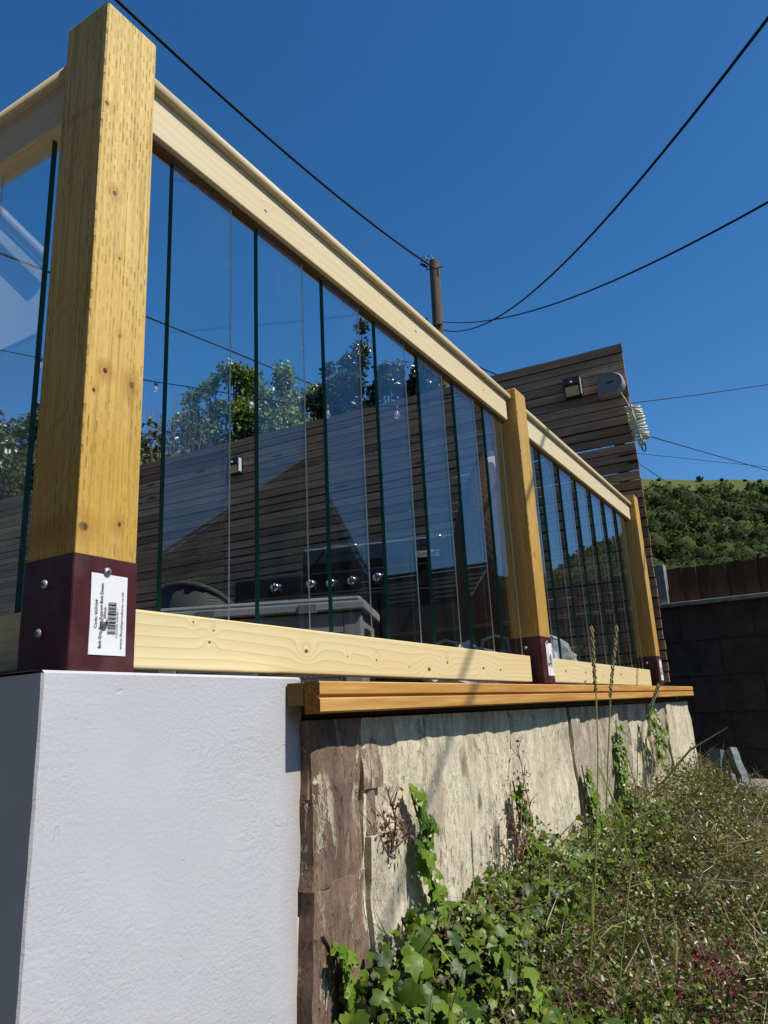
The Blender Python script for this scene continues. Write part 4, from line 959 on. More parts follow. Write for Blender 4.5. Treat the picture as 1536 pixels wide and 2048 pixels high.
wicker_chair(3.0, 5.05, math.radians(175), 'grey wicker chair at the far left behind the corner post')

def egg_chair():
    p = onX(975, 1000, 3.35); t = thing('egg_chair', (3.42, 1.33, DZ), 'brown wicker egg chair with cream cushion right of the barbecue', 'chair', None, (0, 0, math.radians(-70)))
    b = MB(); nu, nv = 20, 12; vs = []; H = 1.15
    for j in range(nv + 1):
        f = j / nv; z = 0.20 + H * 0.86 * f; w = 0.24 * math.sin(math.pi * (0.16 + 0.78 * f)) ** 0.8
        for i in range(nu + 1):
            a = math.radians(-125 + 250 * i / nu); vs.append((-w * math.cos(a), w * math.sin(a), z))
    b.add(vs, [(j * (nu + 1) + i, j * (nu + 1) + i + 1, (j + 1) * (nu + 1) + i + 1, (j + 1) * (nu + 1) + i) for j in range(nv) for i in range(nu)], 0, True)
    b.build('shell', M['wicker_brown'], t, fix=False)
    b = MB(); vs = []
    for j in range(9):
        f = j / 8; z = 0.55 + 0.60 * f
        for i in range(9):
            a = math.radians(-95 + 190 * i / 8); w = 0.19 * math.sin(math.pi * (.3 + .58 * f)) ** .7; vs.append((-w * math.cos(a) + 0.02 + .012 * float(vnoise2(i * .8, j * .8, 2)), w * math.sin(a), z))
    b.add(vs, [(j * 9 + i, j * 9 + i + 1, (j + 1) * 9 + i + 1, (j + 1) * 9 + i) for j in range(8) for i in range(8)], 0, True); b.build('cushion', M['cream_cloth'], t, fix=False)
    b = MB(); b.lathe([(0, .03), (.30, .03), (.32, .015), (.32, 0), (0, 0)], (0, 0, 0), (0, 0, 1), 20); b.tube([(-.05, 0, 0), (-.05, 0, .3)], .03, 8); b.build('stand', M['black'], t)
egg_chair()

def bag(loc, w, h, label, seed, handles=False):
    t = thing('plastic_bag', loc, label, 'bag', 'clear plastic bags on the deck'); b = MB(); nu, nv = 18, 9; vs = []
    for j in range(nv + 1):
        f = j / nv
        for i in range(nu):
            a = 2 * math.pi * i / nu; r = (1 - f ** 2.4) ** .5 * (1 + .28 * float(vnoise2(i * 1.1 % nu, j * 1.2, seed))); vs.append((w * .45 * r * math.cos(a), w * .5 * r * math.sin(a), h * f * (1 + .2 * float(vnoise(i * .9, seed)))))
    b.add(vs, [(j * nu + i, j * nu + (i + 1) % nu, (j + 1) * nu + (i + 1) % nu, (j + 1) * nu + i) for j in range(nv) for i in range(nu)], 0, False); b.build('film', M['bag'], t, fix=False)
    if handles:
        for s in (-1, 1):
            b = MB(); b.tube([(-.0, s * w * .28 - .055, h * .7), (-.0, s * w * .28 - .045, h * 1.12), (0, s * w * .28, h * 1.2), (0, s * w * .28 + .045, h * 1.12), (0, s * w * .28 + .055, h * .7)], .006, 6); b.build('handle', M['pale_plastic'], t)
bag((2.95, 0.99, DZ), 0.26, 0.21, 'crumpled clear plastic bag right of the middle post', 3)
bag((2.45, 1.10, DZ), 0.34, 0.15, 'clear plastic carrier bag with two looped handles left of the middle post', 6, True)

def string_lights():
    X = 3.75
    t = thing('string_lights', tuple(onX(0, 700, X)), 'black string light cable with clear bulbs hung across the deck', 'string lights'); O = Vector(onX(0, 700, X))
    pts = [(-60, 690), (0, 700), (90, 718), (200, 744), (312, 764), (400, 777), (500, 794), (580, 806), (655, 812), (720, 814), (793, 812), (870, 800), (940, 790)]
    b = MB(); b.tube([Vector(onX(x, y, X)) - O for x, y in pts], .0045, 6); b.build('cable', M['cable'], t)
    for x, y in ((82, 717), (312, 764), (503, 794), (655, 812), (793, 812)):
        p = Vector(onX(x, y, X)) - O; b = MB(); b.lathe([(0.0, .006), (.011, .004), (.013, -.03), (.010, -.034), (0, -.034)], (0, 0, 0), (0, 0, 1), 10)
        s_ = b.build('socket', M['black'], t, p)
        b = MB(); b.lathe([(.010, -.034), (.012, -.042), (.020, -.060), (.019, -.072), (.010, -.082), (0, -.084)], (0, 0, 0), (0, 0, 1), 12); b.build('bulb', M['film'], s_)
string_lights()

# ------------------------------------------------------------------ utility pole and overhead wires
PD = 12.0; PAZ = math.radians(24.4); PB = Vector((PD * math.cos(PAZ + .006), PD * math.sin(PAZ + .006), -0.7))
def pole():
    t = thing('utility_pole', PB, 'weathered wooden telegraph pole rising behind the slatted screen', 'pole')
    b = MB(); n = 14; rr = random.Random(3); H = 8.62; pts = []; rad = []
    for k in range(n + 1): pts.append((0.02 * math.sin(k), 0, H * k / n)); rad.append(0.118 - 0.028 * k / n)
    b.tube(pts, rad, 16); b.build('shaft', M['pole'], t)
    top = H
    b = MB(); b.tube([(-.02, .16, top - .13), (-.02, -.2, top - .20)], .016, 6); b.build('through_bolt', M['iron'], t)
    b = MB(); b.tube([(-.04, .09, top + .02), (-.08, .13, top + .09), (-.06, .19, top + .12), (-.03, .22, top + .06), (-.03, .26, top - .02)], .013, 6); b.tube([(-.02, -.02, top), (-.05, .04, top + .11), (-.05, .11, top + .09), (-.03, .14, top - .02)], .012, 6); b.build('cable_loop', M['iron'], t)
    b = MB(); b.lathe([(0, -.08), (.02, -.07), (.03, 0), (.02, .07), (0, .08)], (-.03, .18, top - .04), (-.3, 1, .75), 8); b.build('clamp', M['black'], t)
    for z, yy in ((top - 1.30, 0.19), (top - 1.12, 0.20)):
        b = MB(); b.tube([(-.05, yy, z - .28), (-.05, yy, z - .05), (-.05, yy, z + .02)], [.035, .035, .008], 6); b.build('pole_step', M['black'], t)
    b = MB(); b.tube([(-.10, .02, top - 1.42), (-.10, .02, top - 1.7)], .05, 6); b.tube([(-.10, .06, top - 1.35), (-.09, -.10, top - 1.35)], .018, 6); b.build('bracket', M['black'], t)
pole()
def wire_obj(pts, r, label, mat='cable', name='overhead_cable', seg=6):
    b = MB(); b.tube(pts, r, seg); o = b.build(name, M[mat]); return tag(o, label, 'cable', 'overhead cables')
def wire_fit(px, D, phi_deg, r, label, l0, l1, base=None, mat='cable', deg=2, co=None, n=60):
    """cable hanging in one vertical plane; its curve is fitted to the sight lines"""
    P = np.array([base[0], base[1]]) if base is not None else D * np.array([math.cos(PAZ), math.sin(PAZ)])
    ph = math.radians(phi_deg); h = np.array([math.cos(ph), math.sin(ph)]); nn = np.array([-h[1], h[0]]); c = nn @ P
    if co is None:
        L = []; Z = []
        for x, y in px:
            v = ray(x, y); tt = c / (nn @ v[:2]); w = v * tt; L.append((w[:2] - P) @ h); Z.append(w[2])
        co = np.polyfit(L, Z, deg)
    ls = np.linspace(l0, l1, n); pts = [(P[0] + h[0] * l, P[1] + h[1] * l, float(np.polyval(co, l))) for l in ls]
    return wire_obj(pts, r, label, mat)
wire_fit(None, PD, 214, 0.0085, 'black cable from the pole that swoops up to the top right corner', -0.05, 21.0, co=[0.0233, -0.6038, 6.5208])
wire_fit([(905, 645), (930, 644), (1000, 640), (1100, 612), (1250, 545), (1400, 478), (1536, 408)], PD, 221, 0.0085, 'black cable from the pole that crosses to the right edge at mid height', -0.05, 17.0)
wire_fit([(850, 524), (700, 412), (500, 245), (330, 88), (228, -4)], PD, 185, 0.0165, 'thick black cable from the pole top passing over the corner post', 0.12, 16.0)
q0 = ray(905, 715); q0 = q0 * (PD / math.hypot(q0[0], q0[1]))
def far_wire(pts, r, label, mat='cable'):
    P = [Vector(ray(x, y) * d) for x, y, d in pts]; Q = []
    for a, c in zip(P[:-1], P[1:]):
        for k in range(10): Q.append(a.lerp(c, k / 10))
    Q.append(P[-1]); return wire_obj(Q, r, label, mat)
far_wire([(885, 703, 13.4), (1000, 752, 15), (1290, 870, 21), (1536, 941, 30), (1800, 1000, 48)], 0.013, 'cable descending behind the screen and away over the hillside at right')
far_wire([(1000, 840, 16), (1256, 807, 18), (1400, 789, 19), (1536, 769, 20), (1800, 735, 22)], 0.010, 'thin cable leaving the screen just below the reel towards the right edge')
far_wire([(1000, 870, 20), (1268, 906, 22), (1400, 920, 26), (1536, 934, 30), (1800, 955, 40)], 0.008, 'thinnest cable running nearly level above the hill at right')
far_wire([(1000, 760, 18), (1272, 923, 20), (1400, 1010, 24), (1536, 1108, 30), (1700, 1225, 40)], 0.009, 'thin cable slanting down across the wooded hillside at right')
far_wire([(1000, 890, 26), (1290, 960, 30), (1400, 992, 34), (1536, 1022, 40), (1700, 1050, 52)], 0.009, 'pale grey cable crossing low over the wooded hillside', 'cable_pale')
far_wire([(-160, 444, 9), (0, 506, 10.5), (100, 545, 11.5), (297, 635, 13), (450, 697, 14), (610, 763, 16), (800, 830, 19)], 0.014, 'black cable seen through the panes slanting down behind the trees')

# ------------------------------------------------------------------ dark boundary wall and fence on it, at right
BX = 5.42
def boundary_wall():
    t = thing('boundary_wall', (BX, 1.0, -0.75), 'dark shaded concrete block wall at the right end of the garden', 'wall')
    ys = -2.6; z0 = -0.02; ang = 0.0
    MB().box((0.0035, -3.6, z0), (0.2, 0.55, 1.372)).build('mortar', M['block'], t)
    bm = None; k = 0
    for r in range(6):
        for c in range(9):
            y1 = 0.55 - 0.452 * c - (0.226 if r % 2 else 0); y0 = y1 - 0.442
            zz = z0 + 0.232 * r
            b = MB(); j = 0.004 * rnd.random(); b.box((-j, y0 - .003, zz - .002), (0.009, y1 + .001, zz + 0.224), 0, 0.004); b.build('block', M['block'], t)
    b = MB(); b.box((-0.03, -3.6, 1.374), (0.20, 0.0 - 0.02, 1.402), 0, .004); b.build('coping', M['concrete'], t)
boundary_wall()
def board_fence():
    t = thing('board_fence', (BX + 0.06, 0.93, 0.655), 'low dark close-board fence on top of the block wall', 'fence')
    b = MB(); b.box((-0.05, 0.0, -0.09), (0.05, 0.10, 0.275), 0, .004); b.build('concrete_post', M['concrete'], t)
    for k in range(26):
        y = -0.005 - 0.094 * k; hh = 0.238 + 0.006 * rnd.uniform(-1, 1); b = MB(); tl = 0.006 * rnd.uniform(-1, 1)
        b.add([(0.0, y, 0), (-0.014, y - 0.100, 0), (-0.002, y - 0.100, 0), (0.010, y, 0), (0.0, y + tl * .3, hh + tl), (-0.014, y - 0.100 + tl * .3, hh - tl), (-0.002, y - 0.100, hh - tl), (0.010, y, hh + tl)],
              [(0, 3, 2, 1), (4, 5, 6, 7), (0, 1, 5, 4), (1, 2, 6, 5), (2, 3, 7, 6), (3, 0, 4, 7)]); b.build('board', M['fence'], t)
    MB().box((0.014, -2.5, 0.05), (0.05, 0, 0.10)).build('rail', M['fence'], t)
board_fence()
def rock(loc, s, label, seed):
    bm = bmesh.new(); bmesh.ops.create_icosphere(bm, subdivisions=3, radius=1)
    for v in bm.verts:
        n = 1 + .22 * float(vnoise2(v.co.x * 2 + seed, v.co.y * 2 + v.co.z, seed)); v.co = Vector((v.co.x * s[0], v.co.y * s[1], max(v.co.z, -.5) * s[2])) * n
    me = bpy.data.meshes.new('rock'); bm.to_mesh(me); bm.free(); me.materials.append(M['rock']); o = link('rock', me, None, loc); tag(o, label, 'rock')
rock((5.05, 0.50, -0.54), (.16, .17, .10), 'pale grey rock at the foot of the dark wall beside the plastic sheet', 3)
def sheet():
    t = tag(None or thing('plastic_sheet', (4.93, 0.66, -0.60), 'folded grey plastic sheet standing against the dark wall', 'plastic sheet')); 
    for (pts_top, pts_bot, w) in (([(0.0, 0.075, 0.335), (-0.03, 0.01, 0.325), (0.0, -0.01, 0.315)], [(-0.02, 0.12, 0.0), (-0.07, 0.05, 0.0), (-0.02, 0.02, 0.0)], 1),
                                  ([(-0.06, -0.02, 0.235), (-0.075, -0.035, 0.20), (-0.05, -0.05, 0.19)], [(-0.12, 0.02, -0.03), (-0.14, -0.04, -0.05), (-0.08, -0.075, -0.02)], 1),
                                  ([(0.0, -0.015, 0.32), (-0.02, -0.045, 0.335), (0.01, -0.075, 0.33)], [(-0.04, -0.06, 0.0), (-0.08, -0.10, 0.03), (-0.03, -0.13, 0.06)], 1)):
        b = MB(); n = 8; vs = []
        for k in range(n + 1):
            f = k / n
            for a, c in zip(pts_top, pts_bot):
                p = Vector(a).lerp(Vector(c), f); vs.append(p + Vector((0.008 * float(vnoise(k * .7 + a[1] * 40, 2)), 0.008 * float(vnoise(k * .8, 5)), 0)))
        m = len(pts_top); vb = [v + Vector((0.003, 0.001, 0)) for v in vs]
        fs = [(k * m + i, k * m + i + 1, (k + 1) * m + i + 1, (k + 1) * m + i) for k in range(n) for i in range(m - 1)]
        N = len(vs); b.add(vs + vb, fs + [tuple(N + q for q in f[::-1]) for f in fs], 0, False); b.build('fold', M['sheet'], t, fix=False)
sheet()

# ------------------------------------------------------------------ trees behind the screen
LEAF_T = [(-.0, 0, 0), (-.30, .35, .05), (-.22, .75, .02), (0, 1.05, -.04), (.22, .75, .02), (.30, .35, .05)]
LEAF_F = [(0, 1, 2, 3), (0, 3, 4, 5)]
def tree(name, base, top_pts, clumps, nleaf, lsize, cols, label, mat='leaf', trunk_r=0.06, group='trees behind the slatted screen'):
    """crown = leaf clumps around given points (metres); trunk and limbs reach to each clump"""
    t = thing(name, base, label, 'tree', group); B = Vector(base)
    b = MB(); fork = Vector((0, 0, 0.8)); b.tube([(0, 0, -.2), (0.03, 0.02, .4), tuple(fork)], [trunk_r, trunk_r * .9, trunk_r * .75], 8)
    big = clumps; clumps = []
    for (c, r) in big:
        if r < .14: clumps.append((c, r)); continue
        for q in range(6):
            u = NR.normal(size=3); u /= np.linalg.norm(u); clumps.append((tuple(np.array(c) + u * r * NR.uniform(.35, .95)), r * NR.uniform(.28, .55)))
    P = []; N = []; C = []; Sz = []; w = np.array([c[1] for c in clumps]); w = w ** 2 / np.sum(w ** 2)
    for (c, r), ww in zip(clumps, w):
        cv = Vector(c) - B; mid = fork.lerp(cv, .5) + Vector((rnd.uniform(-.1, .1), rnd.uniform(-.1, .1), .1))
        b.tube([tuple(fork), tuple(mid), tuple(cv)], [trunk_r * .5, trunk_r * .3, trunk_r * .1], 5)
        k = int(nleaf * ww); u = NR.normal(size=(k, 3)); u /= np.linalg.norm(u, axis=1, keepdims=True); rad = NR.uniform(0.15, 1.0, (k, 1)) ** .6
        lump = 1 + .55 * np.array([float(vnoise2(a[0] * 2.2, a[1] * 2.2 + a[2] * 2, 4)) for a in u]).reshape(-1, 1)
        p = np.array(cv) + u * rad * r * lump * np.array([1, 1, .9]); P.append(p); n = u * .5 + NR.normal(size=(k, 3)) * .8 + np.array([0, -.2, .5]); N.append(n)
        g = NR.uniform(.75, 1.3, (k, 1)); pick = NR.uniform(0, 1, (k, 1)); C.append((np.array(cols[0]) * (1 - pick) + np.array(cols[1]) * pick) * g); Sz.append(NR.uniform(.7, 1.25, k) * lsize)
    b.build('trunk', M['bark'], t)
    scatter_mesh('crown', LEAF_T, LEAF_F, np.concatenate(P), np.concatenate(N), np.concatenate(Sz), np.concatenate(C), M[mat], t)
    return t
def at(px, py, d): v = ray(px, py); return tuple(v * d / math.hypot(v[0], v[1]))
GB = 0.0
def base_of(px, d): a = at(px, 900, d); return (a[0], a[1], GB)
G1 = ((0.09, 0.14, 0.025), (0.17, 0.22, 0.04)); G2 = ((0.14, 0.18, 0.026), (0.24, 0.27, 0.045)); G3 = ((0.045, 0.072, 0.020), (0.085, 0.115, 0.030)); G4 = ((0.028, 0.044, 0.018), (0.060, 0.082, 0.026))
tree('broadleaf_tree', base_of(20, 8.2), None, [(at(10, 890, 8.2), .55), (at(70, 900, 8.4), .5), (at(30, 960, 8.1), .6), (at(-40, 930, 8.2), .7), (at(100, 960, 8.3), .5)], 9000, .060, G3, 'dark green tree left of the corner post', 'leaf')
tree('broadleaf_tree', base_of(450, 8.2), None, [(at(418, 790, 8.3), .30), (at(470, 765, 8.2), .26), (at(455, 850, 8.2), .42), (at(500, 815, 8.4), .36), (at(400, 860, 8.3), .30), (at(430, 900, 8.2), .35)], 7500, .052, G1, 'pale green leafy tree behind the second and first panes')
tree('broadleaf_tree', base_of(570, 8.8), None, [(at(545, 780, 8.8), .34), (at(595, 770, 8.9), .36), (at(560, 850, 8.7), .5), (at(620, 830, 8.8), .45), (at(520, 880, 8.8), .4), (at(610, 890, 8.8), .4)], 9000, .052, G2, 'yellow-green leafy tree in the middle of the row behind the screen')
tree('evergreen_tree', base_of(690, 7.6), None, [(at(660, 790, 7.6), .30), (at(706, 760, 7.6), .30), (at(722, 700, 7.6), .13), (at(724, 655, 7.6), .09), (at(690, 830, 7.6), .42), (at(730, 800, 7.6), .36), (at(655, 740, 7.6), .10), (at(690, 725, 7.6), .10)], 8500, .046, G4, 'dark glossy evergreen with a tall thin leading shoot', 'gloss_leaf', .05)
tree('evergreen_tree', base_of(790, 7.4), None, [(at(785, 790, 7.4), .34), (at(825, 790, 7.4), .30), (at(770, 740, 7.4), .10), (at(840, 745, 7.4), .18), (at(868, 760, 7.4), .15), (at(850, 800, 7.4), .25)], 7500, .046, G4, 'dark glossy evergreen bush beside the pole', 'gloss_leaf', .05)
def shrub():
    t = thing('bare_shrub', base_of(335, 8.0), 'twiggy almost bare shrub between corner post and pale tree', 'shrub'); B = Vector(base_of(335, 8.0)); b = MB()
    for k in range(70):
        px = rnd.uniform(285, 405); ex = Vector(at(px + rnd.uniform(-20, 20), rnd.uniform(770, 880), 8.0 + rnd.uniform(-.3, .3))) - B
        s_ = Vector((rnd.uniform(-.2, .2), rnd.uniform(-.4, .4), .4)); m = s_.lerp(ex, .55) + Vector((rnd.uniform(-.08, .08), rnd.uniform(-.1, .1), rnd.uniform(-.05, .1))); b.tube([s_, m, ex], [.008, .005, .0015], 4)
        if k % 2 == 0: b.tube([m, m.lerp(ex, .6) + Vector((rnd.uniform(-.15, .15), rnd.uniform(-.2, .2), .05))], [.005, .002], 3)
    b.build('twigs', M['twig'], t)
    P = []; 
    for k in range(900): P.append(np.array(Vector(at(rnd.uniform(280, 420), rnd.gauss(905, 28), 8.2 + rnd.uniform(-.3, .3))) - B))
    P = np.array(P); scatter_mesh('foliage', LEAF_T, LEAF_F, P, NR.normal(size=P.shape) + np.array([0, 0, .5]), NR.uniform(.04, .08, len(P)), np.ones((len(P), 3)) * np.array([.075, .085, .025]) * NR.uniform(.6, 1.3, (len(P), 1)), M['leaf'], t)
shrub()

# ------------------------------------------------------------------ houses across the lane, seen in the glass, and one added out of view
def vpt(px, py, t):
    """point that the long glazing mirrors at a photo pixel (mirror plane Y = 0.864)"""
    v = ray(px, py); return np.array([0, 1.728, 0]) * np.array([1, 1, 1]) * 0 + np.array([v[0] * t, 1.728 - v[1] * t, v[2] * t])
def gable_house(name, A, EL, ER, d, length, label, wall, roof_over=0.2):
    """A apex, EL / ER eave corners of the near gable (world), d = plan direction of the ridge away from the gable"""
    A = Vector(A); EL = Vector(EL); ER = Vector(ER); d = Vector((d[0], d[1], 0)).normalized(); gz = -0.75; half = 1.2
    t = thing(name, (A.x, A.y, gz), label, 'house'); O = Vector((A.x, A.y, gz)); s = (ER - EL); s.z = 0; s.normalize()
    b = MB(); l = EL - O; r = ER - O
    f0 = [Vector((l.x, l.y, 0)), Vector((r.x, r.y, 0)), r, Vector((0, 0, A.z - gz - .05)), l]; f0 = [p + d * .02 for p in f0]; f1 = [p + d * length for p in f0]
    b.add(f0 + f1, [tuple(range(5)), tuple(range(9, 4, -1))] + [(i, i + 5, (i + 1) % 5 + 5, (i + 1) % 5) for i in range(5) if i not in (2, 3)]); b.build('walls', wall, t)
    for E in (EL, ER):
        rows = 16; b = MB(); sl = E - A; k1 = 1.06
        for q in range(rows):
            a0 = sl * (k1 * q / rows); a1 = sl * (k1 * (q + 1) / rows); up = Vector((0, 0, .045)); top = Vector((0, 0, A.z - gz)); st = -d * roof_over; en = d * (length + roof_over)
            b.add([top + a0 + st + Vector((0, 0, .01)), top + a0 + en + Vector((0, 0, .01)), top + a1 + en + up, top + a1 + st + up, top + a1 + st, top + a1 + en], [(0, 1, 2, 3), (3, 2, 5, 4), (0, 3, 4), (1, 5, 2)])
        b.build('roof_slope', M['roof'], t)
        b = MB(); top = Vector((0, 0, A.z - gz)); p0 = top - d * (roof_over + .03); b.tube([p0 + Vector((0, 0, .05)), p0 + sl * k1 + Vector((0, 0, .07))], .022, 4); b.build('verge', M['concrete'], t)
    b = MB(); top = Vector((0, 0, A.z - gz + .06)); b.tube([top - d * roof_over, top + d * (length + roof_over)], .035, 6); b.build('ridge', M['roof'], t)
    for (u, z0, z1, w) in ((-half * .45, 1.0, 2.1, .5), (half * .45, 1.0, 2.1, .5)):
        fr = MB(); c = s * u - d * .02
        def q(a, z): return c + s * a + Vector((0, 0, z))
        fr.add([q(-w, z0), q(w, z0), q(w, z1), q(-w, z1), q(-w, z0) - d * .05, q(w, z0) - d * .05, q(w, z1) - d * .05, q(-w, z1) - d * .05], [(4, 5, 6, 7), (0, 4, 7, 3), (1, 2, 6, 5), (3, 7, 6, 2), (0, 1, 5, 4)])
        w_ = fr.build('window', M['upvc'], t); pn = MB(); e = .06
        pn.add([q(-w + e, z0 + e) - d * .056, q(-.03, z0 + e) - d * .056, q(-.03, z1 - e) - d * .056, q(-w + e, z1 - e) - d * .056, q(.03, z0 + e) - d * .056, q(w - e, z0 + e) - d * .056, q(w - e, z1 - e) - d * .056, q(.03, z1 - e) - d * .056], [(0, 1, 2, 3), (4, 5, 6, 7)]); pn.build('pane', M['window'], w_)
    return t
def on_plane(px, py, p0, p1):
    """mirrored sight line met with the vertical plane through plan points p0, p1"""
    v = ray(px, py); dv = np.array([v[0], -v[1], v[2]]); o = np.array([0, 1.728, 0]); e = np.array(p1[:2]) - np.array(p0[:2]); n = np.array([-e[1], e[0], 0]); q = np.array([p0[0], p0[1], 0]); return o + dv * ((q - o) @ n) / (dv @ n)
def same_height(px, py, z): v = ray(px, py); t_ = z / v[2]; return np.array([v[0] * t_, 1.728 - v[1] * t_, z])
A1 = vpt(960, 1135, 15.5); E1 = same_height(770, 1160, A1[2]); z1 = vpt(872, 1290, 14.6)[2]
L1 = same_height(872, 1290, z1); R1 = same_height(1040, 1285, z1); A1 = on_plane(960, 1135, L1, R1); E1 = same_height(770, 1160, A1[2]); dv = E1[:2] - A1[:2]
gable_house('tiled_house', A1, L1, R1, dv, 7.0, 'dark tiled house reflected in the lower right panes', M['brick'])
z2 = vpt(713, 1145, 9.0)[2]; R2 = same_height(718, 1150, z2); L2 = same_height(300, 1140, z2); A2 = on_plane(606, 935, L2, R2); e2 = R2[:2] - L2[:2]; n2 = np.array([-e2[1], e2[0]]); n2 = n2 if n2 @ (A2[:2] - np.array([0, 1.7])) > 0 else -n2
gable_house('tiled_house', A2, L2, R2, n2, 6.0, 'dark gabled house reflected in the left panes', M['brick'])
def white_house():
    # mirrored by the left wing (plane X = 0.658)
    def w(px, py, t): v = ray(px, py); return Vector((1.316 - v[0] * t, v[1] * t, v[2] * t))
    T = 13.0; v = ray(40, 600); c = w(40, 600, T); n = Vector((0.62, -0.78, 0)); u = Vector((-n.y, n.x, 0)).normalized()   # wall plane through c, normal n
    def hit(px, py):
        v = ray(px, py); o = Vector((1.316, 0, 0)); d = Vector((-v[0], v[1], v[2])); t = (c - o).dot(n) / d.dot(n); return o + d * t
    p = [hit(-260, 212), hit(0, 458), hit(96, 552), hit(118, 640), hit(70, 666), hit(0, 699), hit(-260, 822)]
    t = thing('white_house', (c.x, c.y, -0.75), 'white rendered house gable reflected in the left wing panes', 'house'); O = Vector((c.x, c.y, -0.75))
    b = MB(); k = len(p); b.add([q - O for q in p] + [q - n * .3 - O for q in p], [tuple(range(k)), tuple(range(2 * k - 1, k - 1, -1))] + [(i, i + k, (i + 1) % k + k, (i + 1) % k) for i in range(k)]); b.build('gable', M['housewhite'], t)
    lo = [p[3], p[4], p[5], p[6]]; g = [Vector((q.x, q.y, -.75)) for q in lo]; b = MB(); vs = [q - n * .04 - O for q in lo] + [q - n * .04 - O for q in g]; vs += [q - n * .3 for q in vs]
    b.add(vs, [(0, 1, 5, 4), (1, 2, 6, 5), (2, 3, 7, 6), (8, 12, 13, 9), (9, 13, 14, 10), (10, 14, 15, 11), (0, 4, 12, 8), (3, 11, 15, 7)]); b.build('lower_wall', M['houseshade'], t)  # grey part below the shadow line, shade put into its colour
    b = MB(); b.tube([p[0] + Vector((0, 0, .1)) + n * .25 - O, p[1] + Vector((0, 0, .1)) + n * .25 - O, p[2] + Vector((0, 0, .1)) + n * .25 - O], .11, 6); b.build('verge', M['upvc'], t)
    for a, e in ((hit(-40, 520), hit(100, 600)), (hit(-40, 575), hit(110, 615))):
        pass
white_house()
def shade_house():  # unseen house added to keep sky light off left-facing sides
    x0, x1, y0, y1, z0, z1 = -9.0, -3.3, -7.5, 5.6, -0.75, 4.7
    t = thing('shade_brick_house', ((x0 + x1) / 2, (y0 + y1) / 2, z0), 'added dark brick house behind the camera, unseen, blocking sky light', 'house'); O = Vector(t.location)
    MB().box(Vector((x0, y0, z0)) - O, Vector((x1, y1, z1)) - O).build('walls', M['brick'], t)
    b = MB(); xm = (x0 + x1) / 2; b.prism([(x0 - .4 - O.x, z1 + .005 - O.z), (x1 + .4 - O.x, z1 + .005 - O.z), (xm - O.x, z1 + 2.2 - O.z)], y0 - .3 - O.y, y1 + .3 - O.y, 'Y'); b.build('roof', M['roof'], t)
    for y in (-5.5, -2.8, 2.2):
        for z in (0.2, 2.6):
            w_ = MB().box((x1 - O.x, y - O.y, z - O.z), (x1 + .06 - O.x, y + 1.2 - O.y, z + 1.2 - O.z)).build('window', M['upvc'], t)
            MB().box((x1 + .0605 - O.x, y + .07 - O.y, z + .07 - O.z), (x1 + .066 - O.x, y + 1.13 - O.y, z + 1.13 - O.z)).build('pane', M['window'], w_)
shade_house()

